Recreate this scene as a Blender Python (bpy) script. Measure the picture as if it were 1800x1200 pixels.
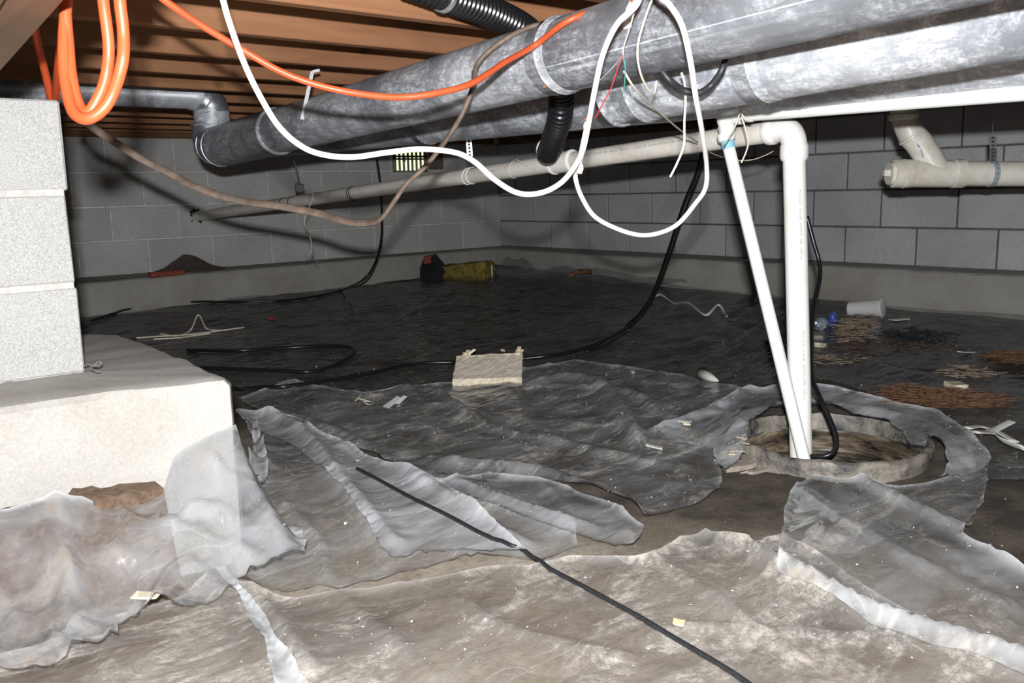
import bpy, bmesh, math, random
import numpy as np
from mathutils import Vector, Matrix, noise, geometry
from mathutils.bvhtree import BVHTree
for o in list(bpy.data.objects): bpy.data.objects.remove(o)
S = bpy.context.scene
COL = S.collection
random.seed(7)

# ---------------------------------------------------------------- camera, light, exposure
F, PITCH, ROLL, AL = 1564.46, .1686, -.0238, .8710
EX = np.array([math.sin(AL), math.cos(AL)]); EY = np.array([-math.cos(AL), math.sin(AL)])
CAM = np.array([-4.688, -5.681, .80])
def ray(x, y):
    u, v = x-900., y-600.; c, s = math.cos(ROLL), math.sin(ROLL)
    uu, vv = u*c+v*s, -u*s+v*c
    w = np.array([uu/F, math.cos(PITCH)-vv/F*math.sin(PITCH)])
    return np.array([w@EX, w@EY, -math.sin(PITCH)-vv/F*math.cos(PITCH)])
cd = bpy.data.cameras.new('camera'); cam = bpy.data.objects.new('camera', cd); COL.objects.link(cam)
S.camera = cam
fw = Vector(ray(900, 600)).normalized()
rt = Vector(ray(901, 600)-ray(900, 600)).normalized()
up = Vector(ray(900, 599)-ray(900, 600)).normalized()
M = Matrix((rt, up, -fw)).transposed().to_4x4(); M.translation = Vector(CAM)
cam.matrix_world = M
cd.sensor_width = 36; cd.lens = F/1800*36; cd.clip_start = .02; cd.clip_end = 50

wd = bpy.data.worlds.new('world'); S.world = wd; wd.use_nodes = True
wd.node_tree.nodes['Background'].inputs[0].default_value = (.5, .6, .8, 1)
wd.node_tree.nodes['Background'].inputs[1].default_value = .0
fl = bpy.data.lights.new('flash', 'AREA'); fl.shape = 'RECTANGLE'; fl.size = .05; fl.size_y = .025
fl.energy = 96; fl.color = (.97, .985, 1.0)
flo = bpy.data.objects.new('flash', fl); COL.objects.link(flo)
MF = M.copy(); MF.translation = Vector(CAM)+up*.10-fw*.08; flo.matrix_world = MF
S.view_settings.view_transform = 'Standard'; S.view_settings.look = 'None'
S.view_settings.exposure = 0; S.view_settings.gamma = 1; S.view_settings.use_curve_mapping = False

# ---------------------------------------------------------------- helpers
def at(x, y, X=None, Y=None, Z=None):
    d = ray(x, y); i, v = [(i, v) for i, v in enumerate((X, Y, Z)) if v is not None][0]
    return CAM+d*(v-CAM[i])/d[i]
def atd(x, y, D): return CAM+ray(x, y)*D
def proj(P):
    w = np.array(P)-CAM; X = w[0]*EX[0]+w[1]*EY[0]; Yy = w[0]*EX[1]+w[1]*EY[1]; Z = w[2]
    y = Yy*math.cos(PITCH)-Z*math.sin(PITCH); z = Yy*math.sin(PITCH)+Z*math.cos(PITCH)
    u, v = F*X/y, -F*z/y; c, s = math.cos(ROLL), math.sin(ROLL); return 900+u*c-v*s, 600+u*s+v*c, y
def unit(v): v = np.asarray(v, float); return v/np.linalg.norm(v)
ORG = {}
def link(o, parent=None):
    COL.objects.link(o)
    if parent is not None: o.parent = parent
    return o
def tag(o, label=None, cat=None, group=None, kind=None):
    if label: o['label'] = label
    if cat: o['category'] = cat
    if group: o['group'] = group
    if kind: o['kind'] = kind
    return o
def thing(name, loc, label, cat, group=None):
    o = bpy.data.objects.new(name, None); o.location = Vector(loc); o.empty_display_size = .05
    link(o); ORG[o.name] = Vector(loc); return tag(o, label, cat, group)
def mk(name, V, Fc, mat, parent=None, smooth=True, sharp=None):
    V = [Vector(v) for v in V]
    if parent is not None: org = ORG[parent.name]
    else:
        org = Vector((sum(v.x for v in V)/len(V), sum(v.y for v in V)/len(V), min(v.z for v in V)))
    me = bpy.data.meshes.new(name)
    me.from_pydata([v-org for v in V], [], [tuple(f) for f in Fc]); me.materials.append(mat)
    if smooth:
        me.polygons.foreach_set('use_smooth', [True]*len(me.polygons))
        if sharp:
            bm = bmesh.new(); bm.from_mesh(me)
            for e in bm.edges:
                if len(e.link_faces) == 2 and e.calc_face_angle(0) > sharp: e.smooth = False
            bm.to_mesh(me); bm.free()
    o = bpy.data.objects.new(name, me)
    if parent is None: o.location = org
    link(o, parent); ORG[o.name] = org
    return o
class MB:
    def __init__(s): s.V = []; s.F = []
    def add(s, V, Fc):
        n = len(s.V); s.V += [tuple(v) for v in V]; s.F += [tuple(i+n for i in f) for f in Fc]; return s
    def build(s, name, mat, parent=None, smooth=True, sharp=.7): return mk(name, s.V, s.F, mat, parent, smooth, sharp)
def catmull(P, n):
    P = [np.array(p, float) for p in P]
    if len(P) < 3: return [P[0]+(P[-1]-P[0])*t for t in np.linspace(0, 1, n*(len(P)-1)+1)]
    Q = [2*P[0]-P[1]]+P+[2*P[-1]-P[-2]]; out = []
    for i in range(1, len(Q)-2):
        p0, p1, p2, p3 = Q[i-1:i+3]
        for k in range(n):
            t = k/n
            out.append(.5*((2*p1)+(-p0+p2)*t+(2*p0-5*p1+4*p2-p3)*t*t+(-p0+3*p1-3*p2+p3)*t**3))
    out.append(P[-1]); return out
def tube(P, R, seg=10, cap=True, flat=1., up0=None):
    """swept tube; P points, R radius or list; flat squashes across the second axis"""
    P = [np.array(p, float) for p in P]; n = len(P)
    R = [R]*n if np.isscalar(R) else list(R)
    V = []; Fc = []; T = []
    for i in range(n):
        a = P[max(i-1, 0)]; b = P[min(i+1, n-1)]; d = b-a; l = np.linalg.norm(d)
        T.append(d/l if l > 1e-9 else (T[-1] if T else np.array([0, 0, 1.])))
    u = np.array(up0 if up0 is not None else (0, 0, 1.), float)
    if abs(u@T[0]) > .95: u = np.array([1., 0, 0])
    for i in range(n):
        u = u-T[i]*(u@T[i]); u /= np.linalg.norm(u); w = np.cross(T[i], u)
        for k in range(seg):
            a = 2*math.pi*k/seg
            V.append(P[i]+R[i]*(math.cos(a)*u+math.sin(a)*w*flat))
    for i in range(n-1):
        for k in range(seg):
            k2 = (k+1) % seg
            Fc.append((i*seg+k, i*seg+k2, (i+1)*seg+k2, (i+1)*seg+k))
    if cap:
        Fc.append(tuple(reversed(range(seg)))); Fc.append(tuple((n-1)*seg+k for k in range(seg)))
    return V, Fc
def ring(c, d, R, r, seg=24, w=.004):
    """band round an axis: a short tube collar"""
    c = np.array(c, float); d = unit(d)
    return tube([c-d*w, c-d*w*.6, c+d*w*.6, c+d*w], [R, R+r, R+r, R], seg, cap=True)
def box(c, s, R=None, bev=0., jit=0.):
    bm = bmesh.new(); bmesh.ops.create_cube(bm, size=1)
    for v in bm.verts:
        v.co = Vector((v.co.x*s[0], v.co.y*s[1], v.co.z*s[2]))
        if jit: v.co += Vector([random.uniform(-jit, jit) for _ in range(3)])
    if bev: bmesh.ops.bevel(bm, geom=list(bm.edges), offset=bev, segments=1, affect='EDGES', profile=.5)
    bm.verts.index_update()
    V = [(R @ v.co if R else v.co.copy())+Vector(c) for v in bm.verts]; Fc = [[v.index for v in f.verts] for f in bm.faces]
    bm.free(); return V, Fc

# ---------------------------------------------------------------- materials
def newmat(name):
    m = bpy.data.materials.new(name); m.use_nodes = True; nt = m.node_tree
    return m, nt, nt.nodes['Principled BSDF']
def N(nt, t, **k):
    n = nt.nodes.new(t)
    for a, v in k.items():
        if a in n.inputs: n.inputs[a].default_value = v
        else: setattr(n, a, v)
    return n
def coords(nt, scale=(1, 1, 1), rot=(0, 0, 0), src='geo'):
    mp = N(nt, 'ShaderNodeMapping'); mp.inputs['Scale'].default_value = scale; mp.inputs['Rotation'].default_value = rot
    if src == 'geo': nt.links.new(N(nt, 'ShaderNodeNewGeometry').outputs['Position'], mp.inputs[0])
    else: nt.links.new(N(nt, 'ShaderNodeTexCoord').outputs['Object'], mp.inputs[0])
    return mp.outputs[0]
def nz(nt, vec, scale, detail=4, rough=.55, dist=0.):
    n = N(nt, 'ShaderNodeTexNoise'); n.inputs['Scale'].default_value = scale; n.inputs['Detail'].default_value = detail
    n.inputs['Roughness'].default_value = rough; n.inputs['Distortion'].default_value = dist
    nt.links.new(vec, n.inputs['Vector']); return n.outputs['Fac']
def ramp(nt, fac, stops):
    r = N(nt, 'ShaderNodeValToRGB'); e = r.color_ramp.elements
    while len(e) < len(stops): e.new(.5)
    for i, (p, c) in enumerate(stops):
        e[i].position = p; c = (c, c, c) if np.isscalar(c) else c; e[i].color = (*c[:3], 1)
    nt.links.new(fac, r.inputs[0]); return r.outputs[0]
def mixc(nt, fac, a, b, mode='MIX'):
    m = N(nt, 'ShaderNodeMix', data_type='RGBA', blend_type=mode)
    for i, v in ((0, fac), (6, a), (7, b)):
        if isinstance(v, bpy.types.NodeSocket): nt.links.new(v, m.inputs[i])
        elif i == 0: m.inputs[0].default_value = v
        else: m.inputs[i].default_value = (v, v, v, 1) if np.isscalar(v) else (*v, 1)
    return m.outputs[2]
def bump(nt, b, h, strength=.3, dist=.01):
    n = N(nt, 'ShaderNodeBump'); n.inputs['Strength'].default_value = strength; n.inputs['Distance'].default_value = dist
    nt.links.new(h, n.inputs['Height']); nt.links.new(n.outputs[0], b.inputs['Normal']); return n
def simple(name, col, rough=.5, metal=0., var=.0, vscale=20, bumps=0., spec=.5, emis=None):
    m, nt, b = newmat(name); b.inputs['Roughness'].default_value = rough; b.inputs['Metallic'].default_value = metal
    b.inputs['Specular IOR Level'].default_value = spec
    b.inputs['Base Color'].default_value = (*col, 1)
    if var or bumps:
        v = coords(nt); f = nz(nt, v, vscale)
        if var:
            c2 = tuple(c*(1-var) for c in col)
            nt.links.new(ramp(nt, f, [(.35, c2), (.65, col)]), b.inputs['Base Color'])
        if bumps: bump(nt, b, f, bumps, .004)
    if emis:
        b.inputs['Emission Color'].default_value = (*emis[:3], 1); b.inputs['Emission Strength'].default_value = emis[3]
    return m
def block_mat(name, base, tint=.12, grain=.35, gs=260, stain=True):
    m, nt, b = newmat(name); b.inputs['Roughness'].default_value = .95; b.inputs['Specular IOR Level'].default_value = .15
    v = coords(nt); oi = N(nt, 'ShaderNodeObjectInfo')
    big = ramp(nt, nz(nt, v, 3.5, 5), [(.3, tuple(c*(1-tint*1.5) for c in base)), (.7, base)])
    if stain: big = mixc(nt, ramp(nt, nz(nt, v, 9, 6, .7), [(.55, 0), (.75, .45)]), big, tuple(c*.72 for c in (base[0], base[1]*.97, base[2]*.9)))
    fine = ramp(nt, nz(nt, v, gs, 2, .8), [(.35, 1-grain), (.6, 1.)])
    c = mixc(nt, 1., big, fine, 'MULTIPLY')
    rnd = ramp(nt, oi.outputs['Random'], [(0, 1-tint), (1, 1.)])
    nt.links.new(mixc(nt, 1., c, rnd, 'MULTIPLY'), b.inputs['Base Color'])
    bump(nt, b, nz(nt, v, gs*.8, 3, .8), .6, .002); return m
M_blockN = block_mat('block_grey', (.72, .71, .69))
M_blockE = block_mat('block_grey_cool', (.68, .69, .715))
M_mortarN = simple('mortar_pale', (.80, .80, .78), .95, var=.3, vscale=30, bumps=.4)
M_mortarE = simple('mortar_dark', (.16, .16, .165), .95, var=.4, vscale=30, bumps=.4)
M_pillar = block_mat('block_pale', (.57, .565, .55), .03, .38, 330, False)
M_pmortar = simple('mortar_sand', (.60, .58, .54), .95, var=.2, vscale=60, bumps=.5)
def concrete(name, a, b_, stain):
    m, nt, b = newmat(name); b.inputs['Roughness'].default_value = .9; b.inputs['Specular IOR Level'].default_value = .2
    v = coords(nt); c = ramp(nt, nz(nt, v, 4, 6, .6), [(.3, b_), (.65, a)])
    c = mixc(nt, ramp(nt, nz(nt, v, 2.2, 8, .7), [(.5, 0), (.72, .8)]), c, stain)
    c = mixc(nt, 1., c, ramp(nt, nz(nt, v, 160, 3, .8), [(.3, .8), (.6, 1.)]), 'MULTIPLY')
    nt.links.new(c, b.inputs['Base Color']); bump(nt, b, nz(nt, v, 40, 8, .75), .5, .006); return m
M_foot = concrete('footing_concrete', (.46, .445, .41), (.38, .36, .325), (.30, .265, .215))
M_pad = concrete('pad_concrete', (.54, .52, .485), (.47, .45, .415), (.41, .365, .315))
# earth
m, nt, b = newmat('earth'); M_soil = m; b.inputs['Roughness'].default_value = .95; b.inputs['Specular IOR Level'].default_value = .15
v = coords(nt)
c = ramp(nt, nz(nt, v, 2.6, 8, .62), [(.34, (.26, .20, .145)), (.46, (.46, .38, .295)), (.58, (.66, .58, .48))])
c = mixc(nt, ramp(nt, nz(nt, v, 60, 5, .8), [(.3, .0), (.7, .5)]), c, (.09, .07, .055))
sx = N(nt, 'ShaderNodeSeparateXYZ'); nt.links.new(v, sx.inputs[0])
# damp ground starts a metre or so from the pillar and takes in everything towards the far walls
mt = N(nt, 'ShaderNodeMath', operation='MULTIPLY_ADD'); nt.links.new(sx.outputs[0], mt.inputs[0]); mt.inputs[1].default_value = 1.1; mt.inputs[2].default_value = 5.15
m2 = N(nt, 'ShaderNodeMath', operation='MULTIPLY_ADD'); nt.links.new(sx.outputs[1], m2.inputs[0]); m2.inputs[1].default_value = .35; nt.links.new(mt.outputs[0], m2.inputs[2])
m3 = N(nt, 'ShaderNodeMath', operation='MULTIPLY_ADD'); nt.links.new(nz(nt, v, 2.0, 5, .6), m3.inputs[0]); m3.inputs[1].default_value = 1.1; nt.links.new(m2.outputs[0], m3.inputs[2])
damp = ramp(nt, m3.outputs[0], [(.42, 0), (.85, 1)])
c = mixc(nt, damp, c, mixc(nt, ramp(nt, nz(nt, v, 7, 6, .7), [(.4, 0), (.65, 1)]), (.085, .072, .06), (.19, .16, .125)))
vo = N(nt, 'ShaderNodeTexVoronoi'); vo.inputs['Scale'].default_value = 130; nt.links.new(v, vo.inputs['Vector'])
c = mixc(nt, ramp(nt, vo.outputs['Distance'], [(.07, .8), (.12, 0)]), c, (.62, .6, .55))
nt.links.new(c, b.inputs['Base Color']); bump(nt, b, nz(nt, v, 45, 8, .8), .9, .012)
# wood
def wood(name, a, b_, sc=(1.2, 22, 22)):
    m, nt, b = newmat(name); b.inputs['Roughness'].default_value = .75; b.inputs['Specular IOR Level'].default_value = .25
    v = coords(nt, sc); c = ramp(nt, nz(nt, v, 1.6, 6, .6, .6), [(.3, b_), (.7, a)])
    v2 = coords(nt); c = mixc(nt, ramp(nt, nz(nt, v2, 2.0, 3), [(.45, 0), (.8, .6)]), c, tuple(x*.6 for x in b_))
    vk = N(nt, 'ShaderNodeTexVoronoi'); vk.voronoi_dimensions = '2D'; vk.inputs['Scale'].default_value = 2.3
    sp_x = N(nt, 'ShaderNodeSeparateXYZ'); nt.links.new(v2, sp_x.inputs[0]); kx = N(nt, 'ShaderNodeMath', operation='MULTIPLY_ADD'); nt.links.new(sp_x.outputs[1], kx.inputs[0]); kx.inputs[1].default_value = 7.3; nt.links.new(sp_x.outputs[0], kx.inputs[2])
    cb_ = N(nt, 'ShaderNodeCombineXYZ'); nt.links.new(kx.outputs[0], cb_.inputs[0]); nt.links.new(sp_x.outputs[2], cb_.inputs[1]); nt.links.new(cb_.outputs[0], vk.inputs['Vector'])
    if sc[0] < 2: c = mixc(nt, ramp(nt, vk.outputs['Distance'], [(.012, .75), (.03, .35), (.036, .7), (.045, .1), (.07, 0)]), c, (.12, .05, .02))
    nt.links.new(c, b.inputs['Base Color']); bump(nt, b, nz(nt, v, 3, 5), .25, .003); return m
M_joist = wood('joist_wood', (.36, .175, .088), (.265, .12, .058))
M_sill = wood('sill_wood', (.22, .12, .06), (.15, .08, .04))
M_deck = wood('subfloor_wood', (.16, .08, .045), (.10, .05, .03), (4, 4, 4))
M_beam = wood('beam_wood', (.30, .185, .11), (.21, .125, .075), (22, 1.2, 22))
M_board = wood('chipboard', (.85, .77, .65), (.60, .52, .42), (9, 40, 40))
M_boardE = simple('broken_wood', (.95, .84, .64), .9, var=.35, vscale=70, bumps=.6)
# galvanised sheet
def galv(name, hi, lo, ax=(14, 3, 14), metal=.45):
    m, nt, b = newmat(name); b.inputs['Metallic'].default_value = metal; b.inputs['Roughness'].default_value = .52
    v = coords(nt); va = coords(nt, ax, (0, .5, .25))
    blot = ramp(nt, nz(nt, v, 7, 8, .78, .5), [(.42, 0), (.56, 1)])
    stre = ramp(nt, nz(nt, va, 5, 6, .8), [(.38, 0), (.56, 1)])
    f = mixc(nt, 1., blot, stre, 'MULTIPLY')
    f2 = mixc(nt, ramp(nt, nz(nt, v, 110, 3, .8), [(.42, 0), (.6, 1)]), mixc(nt, 1., f, .35, 'MULTIPLY'), f)
    big = ramp(nt, nz(nt, v, 2.2, 3), [(.38, 0), (.7, .55)])
    c = mixc(nt, mixc(nt, 1., f2, big, 'ADD'), lo, hi)
    nt.links.new(c, b.inputs['Base Color'])
    nt.links.new(ramp(nt, f2, [(0, .38), (1, .62)]), b.inputs['Roughness'])
    bump(nt, b, nz(nt, v, 18, 3), .12, .004); return m
M_galv = galv('galvanised_sheet', (.70, .72, .76), (.20, .21, .235), metal=.12)
M_galvE = galv('galvanised_bright', (.60, .62, .66), (.34, .36, .39), metal=.8)
M_strap = simple('strap_steel', (.62, .64, .66), .35, .8, var=.3, vscale=90)
M_strapB = simple('strap_bright', (.78, .79, .80), .4, .1, var=.15, vscale=90)
M_dark = simple('dark_hole', (.02, .02, .02), .9)
M_rust = simple('rust', (.35, .12, .06), .9)
def pvc(name, col, dirt, df=.5):
    m, nt, b = newmat(name); b.inputs['Roughness'].default_value = .38
    v = coords(nt); d = ramp(nt, nz(nt, v, 9, 8, .75), [(.5-df*.1, 0), (.75, df)])
    c = mixc(nt, d, col, dirt)
    sp = ramp(nt, nz(nt, v, 90, 3, .9), [(.70, 0), (.74, df*1.2)])
    c = mixc(nt, sp, c, tuple(x*.4 for x in dirt)); nt.links.new(c, b.inputs['Base Color']); return m
M_pvcW = pvc('pvc_white', (.86, .87, .84), (.70, .68, .60), .15)
M_pvcB = pvc('pvc_cream', (.82, .78, .71), (.42, .32, .25), .6)
M_pvcC = pvc('pvc_cream_clean', (.90, .885, .84), (.68, .62, .54), .3)
M_pvcD = pvc('drain_cream', (.84, .80, .71), (.32, .25, .18), .6)
M_blue = simple('primer_blue', (.25, .60, .72), .4)
M_purple = simple('primer_purple', (.30, .28, .55), .5)
M_ink = simple('ink_black', (.03, .03, .035), .6); M_print = simple('pipe_print_ink', (.25, .24, .22), .6)
M_black = simple('black_rubber', (.012, .012, .014), .28, var=.0)
M_blackd = simple('black_cable_dusty', (.03, .032, .035), .45, var=.5, vscale=160)
M_orange = simple('orange_cord', (.58, .09, .028), .42, var=.12, vscale=30)
M_white = simple('white_cable', (.88, .88, .86), .35)
M_cream = simple('cream_wire', (.70, .64, .52), .4)
M_brown = simple('dusty_brown_cable', (.20, .145, .11), .7, var=.45, vscale=35)
M_red = simple('red_wire', (.5, .03, .03), .4); M_green = simple('green_wire', (.05, .3, .22), .4)
M_grey = simple('grey_wire', (.2, .2, .21), .5)
M_twine = simple('twine', (.74, .66, .55), .9)
M_cup = simple('white_foam', (.80, .80, .78), .35)
M_paper = simple('white_paper', (.78, .76, .70), .8, var=.15, vscale=60)
M_silver = simple('foil_print', (.55, .62, .70), .35, .3, var=.5, vscale=60)
M_bluep = simple('blue_print', (.06, .10, .42), .4)
M_brick = simple('red_brick', (.34, .08, .05), .9, var=.4, vscale=50, bumps=.5)
M_fibre = simple('rotten_wood', (.27, .135, .07), .9, var=.75, vscale=60)
M_fibreL = simple('pale_wood_chips', (.44, .33, .23), .9, var=.7, vscale=70)
M_insul = simple('yellow_insulation', (.30, .235, .05), .95, var=.6, vscale=28, bumps=1.)
M_tar = simple('black_paper', (.03, .03, .035), .7, var=.3, vscale=20)
M_rubble = simple('mortar_rubble', (.42, .36, .31), .95, var=.4, vscale=40, bumps=.8)
M_basin = None
m, nt, b = newmat('basin_plastic'); M_basin = m; b.inputs['Roughness'].default_value = .5
v = coords(nt); c = ramp(nt, nz(nt, v, 10, 8, .75, .4), [(.38, (.025, .026, .03)), (.5, (.20, .18, .155)), (.7, (.50, .45, .37))])
nt.links.new(c, b.inputs['Base Color']); bump(nt, b, nz(nt, v, 60, 5), .4, .004)
m, nt, b = newmat('basin_lining'); M_basinI = m; b.inputs['Roughness'].default_value = .4
v = coords(nt, (1, 1, 5)); c = ramp(nt, nz(nt, v, 6, 8, .7, .3), [(.42, (.015, .014, .013)), (.54, (.14, .105, .07)), (.72, (.42, .35, .25))])
nt.links.new(c, b.inputs['Base Color'])
m, nt, b = newmat('murky_water'); M_water = m; b.inputs['Base Color'].default_value = (.20, .17, .11, 1); b.inputs['Roughness'].default_value = .06
v = coords(nt); bump(nt, b, nz(nt, v, 14, 3), .1, .01)
M_vent = simple('vent_frame', (.30, .29, .26), .8, var=.4, vscale=60)
M_day = simple('daylight', (.8, .9, .5), .9, emis=(.86, 1., .58, 1.15))
M_lath = simple('vent_surround', (.17, .13, .10), .9, var=.3, vscale=40)

def poly_mat(name, haze=.3, dust=.5, tint=(.86, .87, .88), dustc=(.60, .56, .50), film=(.62, .65, .68), ds=3.2, fold=.5, gloss=.9, lo=.50, hi=.56, rot=.6, crease=.4):
    """thin polyethylene: clear film, haze where folded, crisp crease lines, dried silt"""
    m, nt, b = newmat(name); nt.nodes.remove(b); out = nt.nodes['Material Output']
    v = coords(nt); va = coords(nt, (1, 2.2, 1), (0, 0, rot))
    def mth(op, a, b_=None, c_=None, clamp=False):
        n = N(nt, 'ShaderNodeMath', operation=op, use_clamp=clamp)
        for i, q in enumerate((a, b_, c_)):
            if q is None: continue
            if isinstance(q, bpy.types.NodeSocket): nt.links.new(q, n.inputs[i])
            else: n.inputs[i].default_value = q
        return n.outputs[0]
    d1 = ramp(nt, nz(nt, va, ds, 10, .72, 1.4), [(lo, 0), (hi, .8), (min(.99, hi+.12), 1)])
    d2 = ramp(nt, nz(nt, v, 38, 6, .85), [(.40, .12), (.60, 1)])
    dm = mixc(nt, 1., d1, d2, 'MULTIPLY')
    def warp(vec, sc, amt):
        nn = N(nt, 'ShaderNodeTexNoise'); nn.inputs['Scale'].default_value = sc; nt.links.new(vec, nn.inputs['Vector'])
        vm = N(nt, 'ShaderNodeVectorMath', operation='MULTIPLY_ADD'); nt.links.new(nn.outputs['Color'], vm.inputs[0]); vm.inputs[1].default_value = (amt,)*3; nt.links.new(vec, vm.inputs[2]); return vm.outputs[0]
    def cells(vec, sc):
        vo = N(nt, 'ShaderNodeTexVoronoi'); vo.feature = 'DISTANCE_TO_EDGE'; vo.inputs['Scale'].default_value = sc; nt.links.new(vec, vo.inputs['Vector']); return vo.outputs['Distance']
    c1 = cells(warp(coords(nt, (1, 2.4, 1), (0, 0, rot+.2)), 3, .35), 2.3); c2 = cells(warp(va, 5, .18), 6.5)
    r1 = ramp(nt, c1, [(.0, 1), (.004, .8), (.008, .25), (.05, 0)]); r2 = ramp(nt, c2, [(.0, .5), (.008, .4), (.016, 0)])
    cr = mth('MULTIPLY', mth('MAXIMUM', r1, r2), ramp(nt, nz(nt, v, 4, 3), [(.48, 0), (.66, 1)]))
    at_ = N(nt, 'ShaderNodeAttribute'); at_.attribute_name = 'fold'
    hz = ramp(nt, nz(nt, va, ds*.9, 3, .5, .8), [(.36, haze*.35), (.66, haze*1.55)])
    A = mth('MULTIPLY_ADD', at_.outputs['Fac'], fold, hz, True)
    B = mth('MULTIPLY_ADD', cr, crease, A, True)
    C_ = mth('MULTIPLY_ADD', dm, dust, B, True)
    bp = N(nt, 'ShaderNodeBump'); bp.inputs['Strength'].default_value = .8; bp.inputs['Distance'].default_value = .010
    hh = mth('ADD', mth('MULTIPLY', mth('MINIMUM', c1, .3), 1.6), mth('ADD', mth('MULTIPLY', mth('MINIMUM', c2, .25), .7), mth('MULTIPLY', nz(nt, va, 4, 3), 1.)))
    nt.links.new(hh, bp.inputs['Height'])
    df = N(nt, 'ShaderNodeBsdfDiffuse'); tl = N(nt, 'ShaderNodeBsdfTranslucent'); tp = N(nt, 'ShaderNodeBsdfTransparent'); gl = N(nt, 'ShaderNodeBsdfGlossy')
    tp.inputs[0].default_value = (*tint, 1); gl.inputs['Roughness'].default_value = .10; gl.inputs[0].default_value = (.95, .97, 1, 1)
    dc = mixc(nt, dm, film, dustc)
    nt.links.new(dc, df.inputs[0]); nt.links.new(dc, tl.inputs[0])
    for n_ in (df, tl, gl): nt.links.new(bp.outputs[0], n_.inputs['Normal'])
    m1 = N(nt, 'ShaderNodeMixShader'); m1.inputs[0].default_value = .25; nt.links.new(df.outputs[0], m1.inputs[1]); nt.links.new(tl.outputs[0], m1.inputs[2])
    m2_ = N(nt, 'ShaderNodeMixShader'); nt.links.new(C_, m2_.inputs[0]); nt.links.new(tp.outputs[0], m2_.inputs[1]); nt.links.new(m1.outputs[0], m2_.inputs[2])
    fr = N(nt, 'ShaderNodeLayerWeight'); fr.inputs[0].default_value = .5; nt.links.new(bp.outputs[0], fr.inputs['Normal'])
    fm = mth('MULTIPLY_ADD', mth('POWER', fr.outputs['Facing'], 5.), .8*gloss, .05*gloss, True)
    m3_ = N(nt, 'ShaderNodeMixShader'); nt.links.new(fm, m3_.inputs[0]); nt.links.new(m2_.outputs[0], m3_.inputs[1]); nt.links.new(gl.outputs[0], m3_.inputs[2])
    nt.links.new(m3_.outputs[0], out.inputs[0]); return m
M_dirt = simple('brown_dirt', (.20, .135, .088), .95, var=.5, vscale=60, bumps=.8)
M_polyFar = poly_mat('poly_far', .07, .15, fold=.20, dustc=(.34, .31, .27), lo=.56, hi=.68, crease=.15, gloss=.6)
M_polyMid = poly_mat('poly_mid', .23, .80, fold=.35, dustc=(.62, .57, .50), film=(.66, .67, .68), lo=.50, hi=.57, crease=.5)
M_polyDust = poly_mat('poly_dusty', .19, .80, fold=.32, tint=(.92, .91, .89), dustc=(.70, .63, .54), film=(.58, .565, .54), lo=.475, hi=.555, crease=.40)
M_polyBrown = poly_mat('poly_brown', .22, .55, fold=.55, tint=(.92, .92, .91), dustc=(.74, .66, .56), film=(.74, .76, .78), lo=.51, hi=.59, crease=.6)
M_polyClear = poly_mat('poly_clear', .27, .25, fold=.5, dustc=(.66, .61, .54), film=(.66, .68, .70), lo=.54, hi=.64, crease=.3)
M_polyPile = poly_mat('poly_glossy', .26, .35, fold=.45, dustc=(.56, .47, .37), film=(.72, .74, .77), ds=4.5, lo=.50, hi=.60, crease=.25, gloss=1.5, rot=1.6)
M_polyMilk = poly_mat('poly_milky', .58, .30, fold=.4, dustc=(.72, .68, .62), film=(.78, .80, .83), lo=.54, hi=.64, crease=.4)

# ---------------------------------------------------------------- ground shape
GC = [(-3.2,-.40,.165),(-2.4,-.35,.17),(-1.6,-.35,.17),(-.9,-.3,.18),(-.3,-.3,.23),(-.3,-1.3,.215),(-.25,-2.2,.165),(-.25,-3.1,.16),(-.2,-3.7,.15),(-.2,-4.6,.15),
      (-4.2,-.5,.15),(-2,-2,.08),(-1,-2,.11),(-1,-3.4,.10),(-3,-1.6,.08),(-2.6,-2.8,.04),(-3.6,-2.9,.02),(-2,-3.4,.05),(-1.4,-4.4,.08),(-2.4,-4.75,.035),(-2.9,-4.4,.03),
      (-3.2,-3.9,.02),(-3.9,-4.1,0),(-4.4,-4.1,.02),(-3.6,-5,0),(-4.4,-5.2,0),(-3,-5.4,.0),(-2,-5.5,.02),(-5,-3,.02),(-4.6,-2,.06),(-6,-6,0),(-1,-6,.08),(-4,-7,0),(-7,-2,.05)]
GCa = np.array(GC)
BC = np.array([-2.40, -4.375]); BR = .262; BZ = .083       # sump basin centre, radius, rim height
def gz(x, y):
    d2 = (GCa[:, 0]-x)**2+(GCa[:, 1]-y)**2+.04
    w = 1/d2**1.6; return float((w*GCa[:, 2]).sum()/w.sum())
def fpt(px, py, lift=0.):
    z = .04
    for _ in range(5):
        p = at(px, py, Z=z); z = gz(p[0], p[1])+lift
    return at(px, py, Z=z)
DIRW = unit((fpt(1050, 930)-fpt(700, 760))[:2]); DIRN = np.array([-DIRW[1], DIRW[0]])
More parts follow.
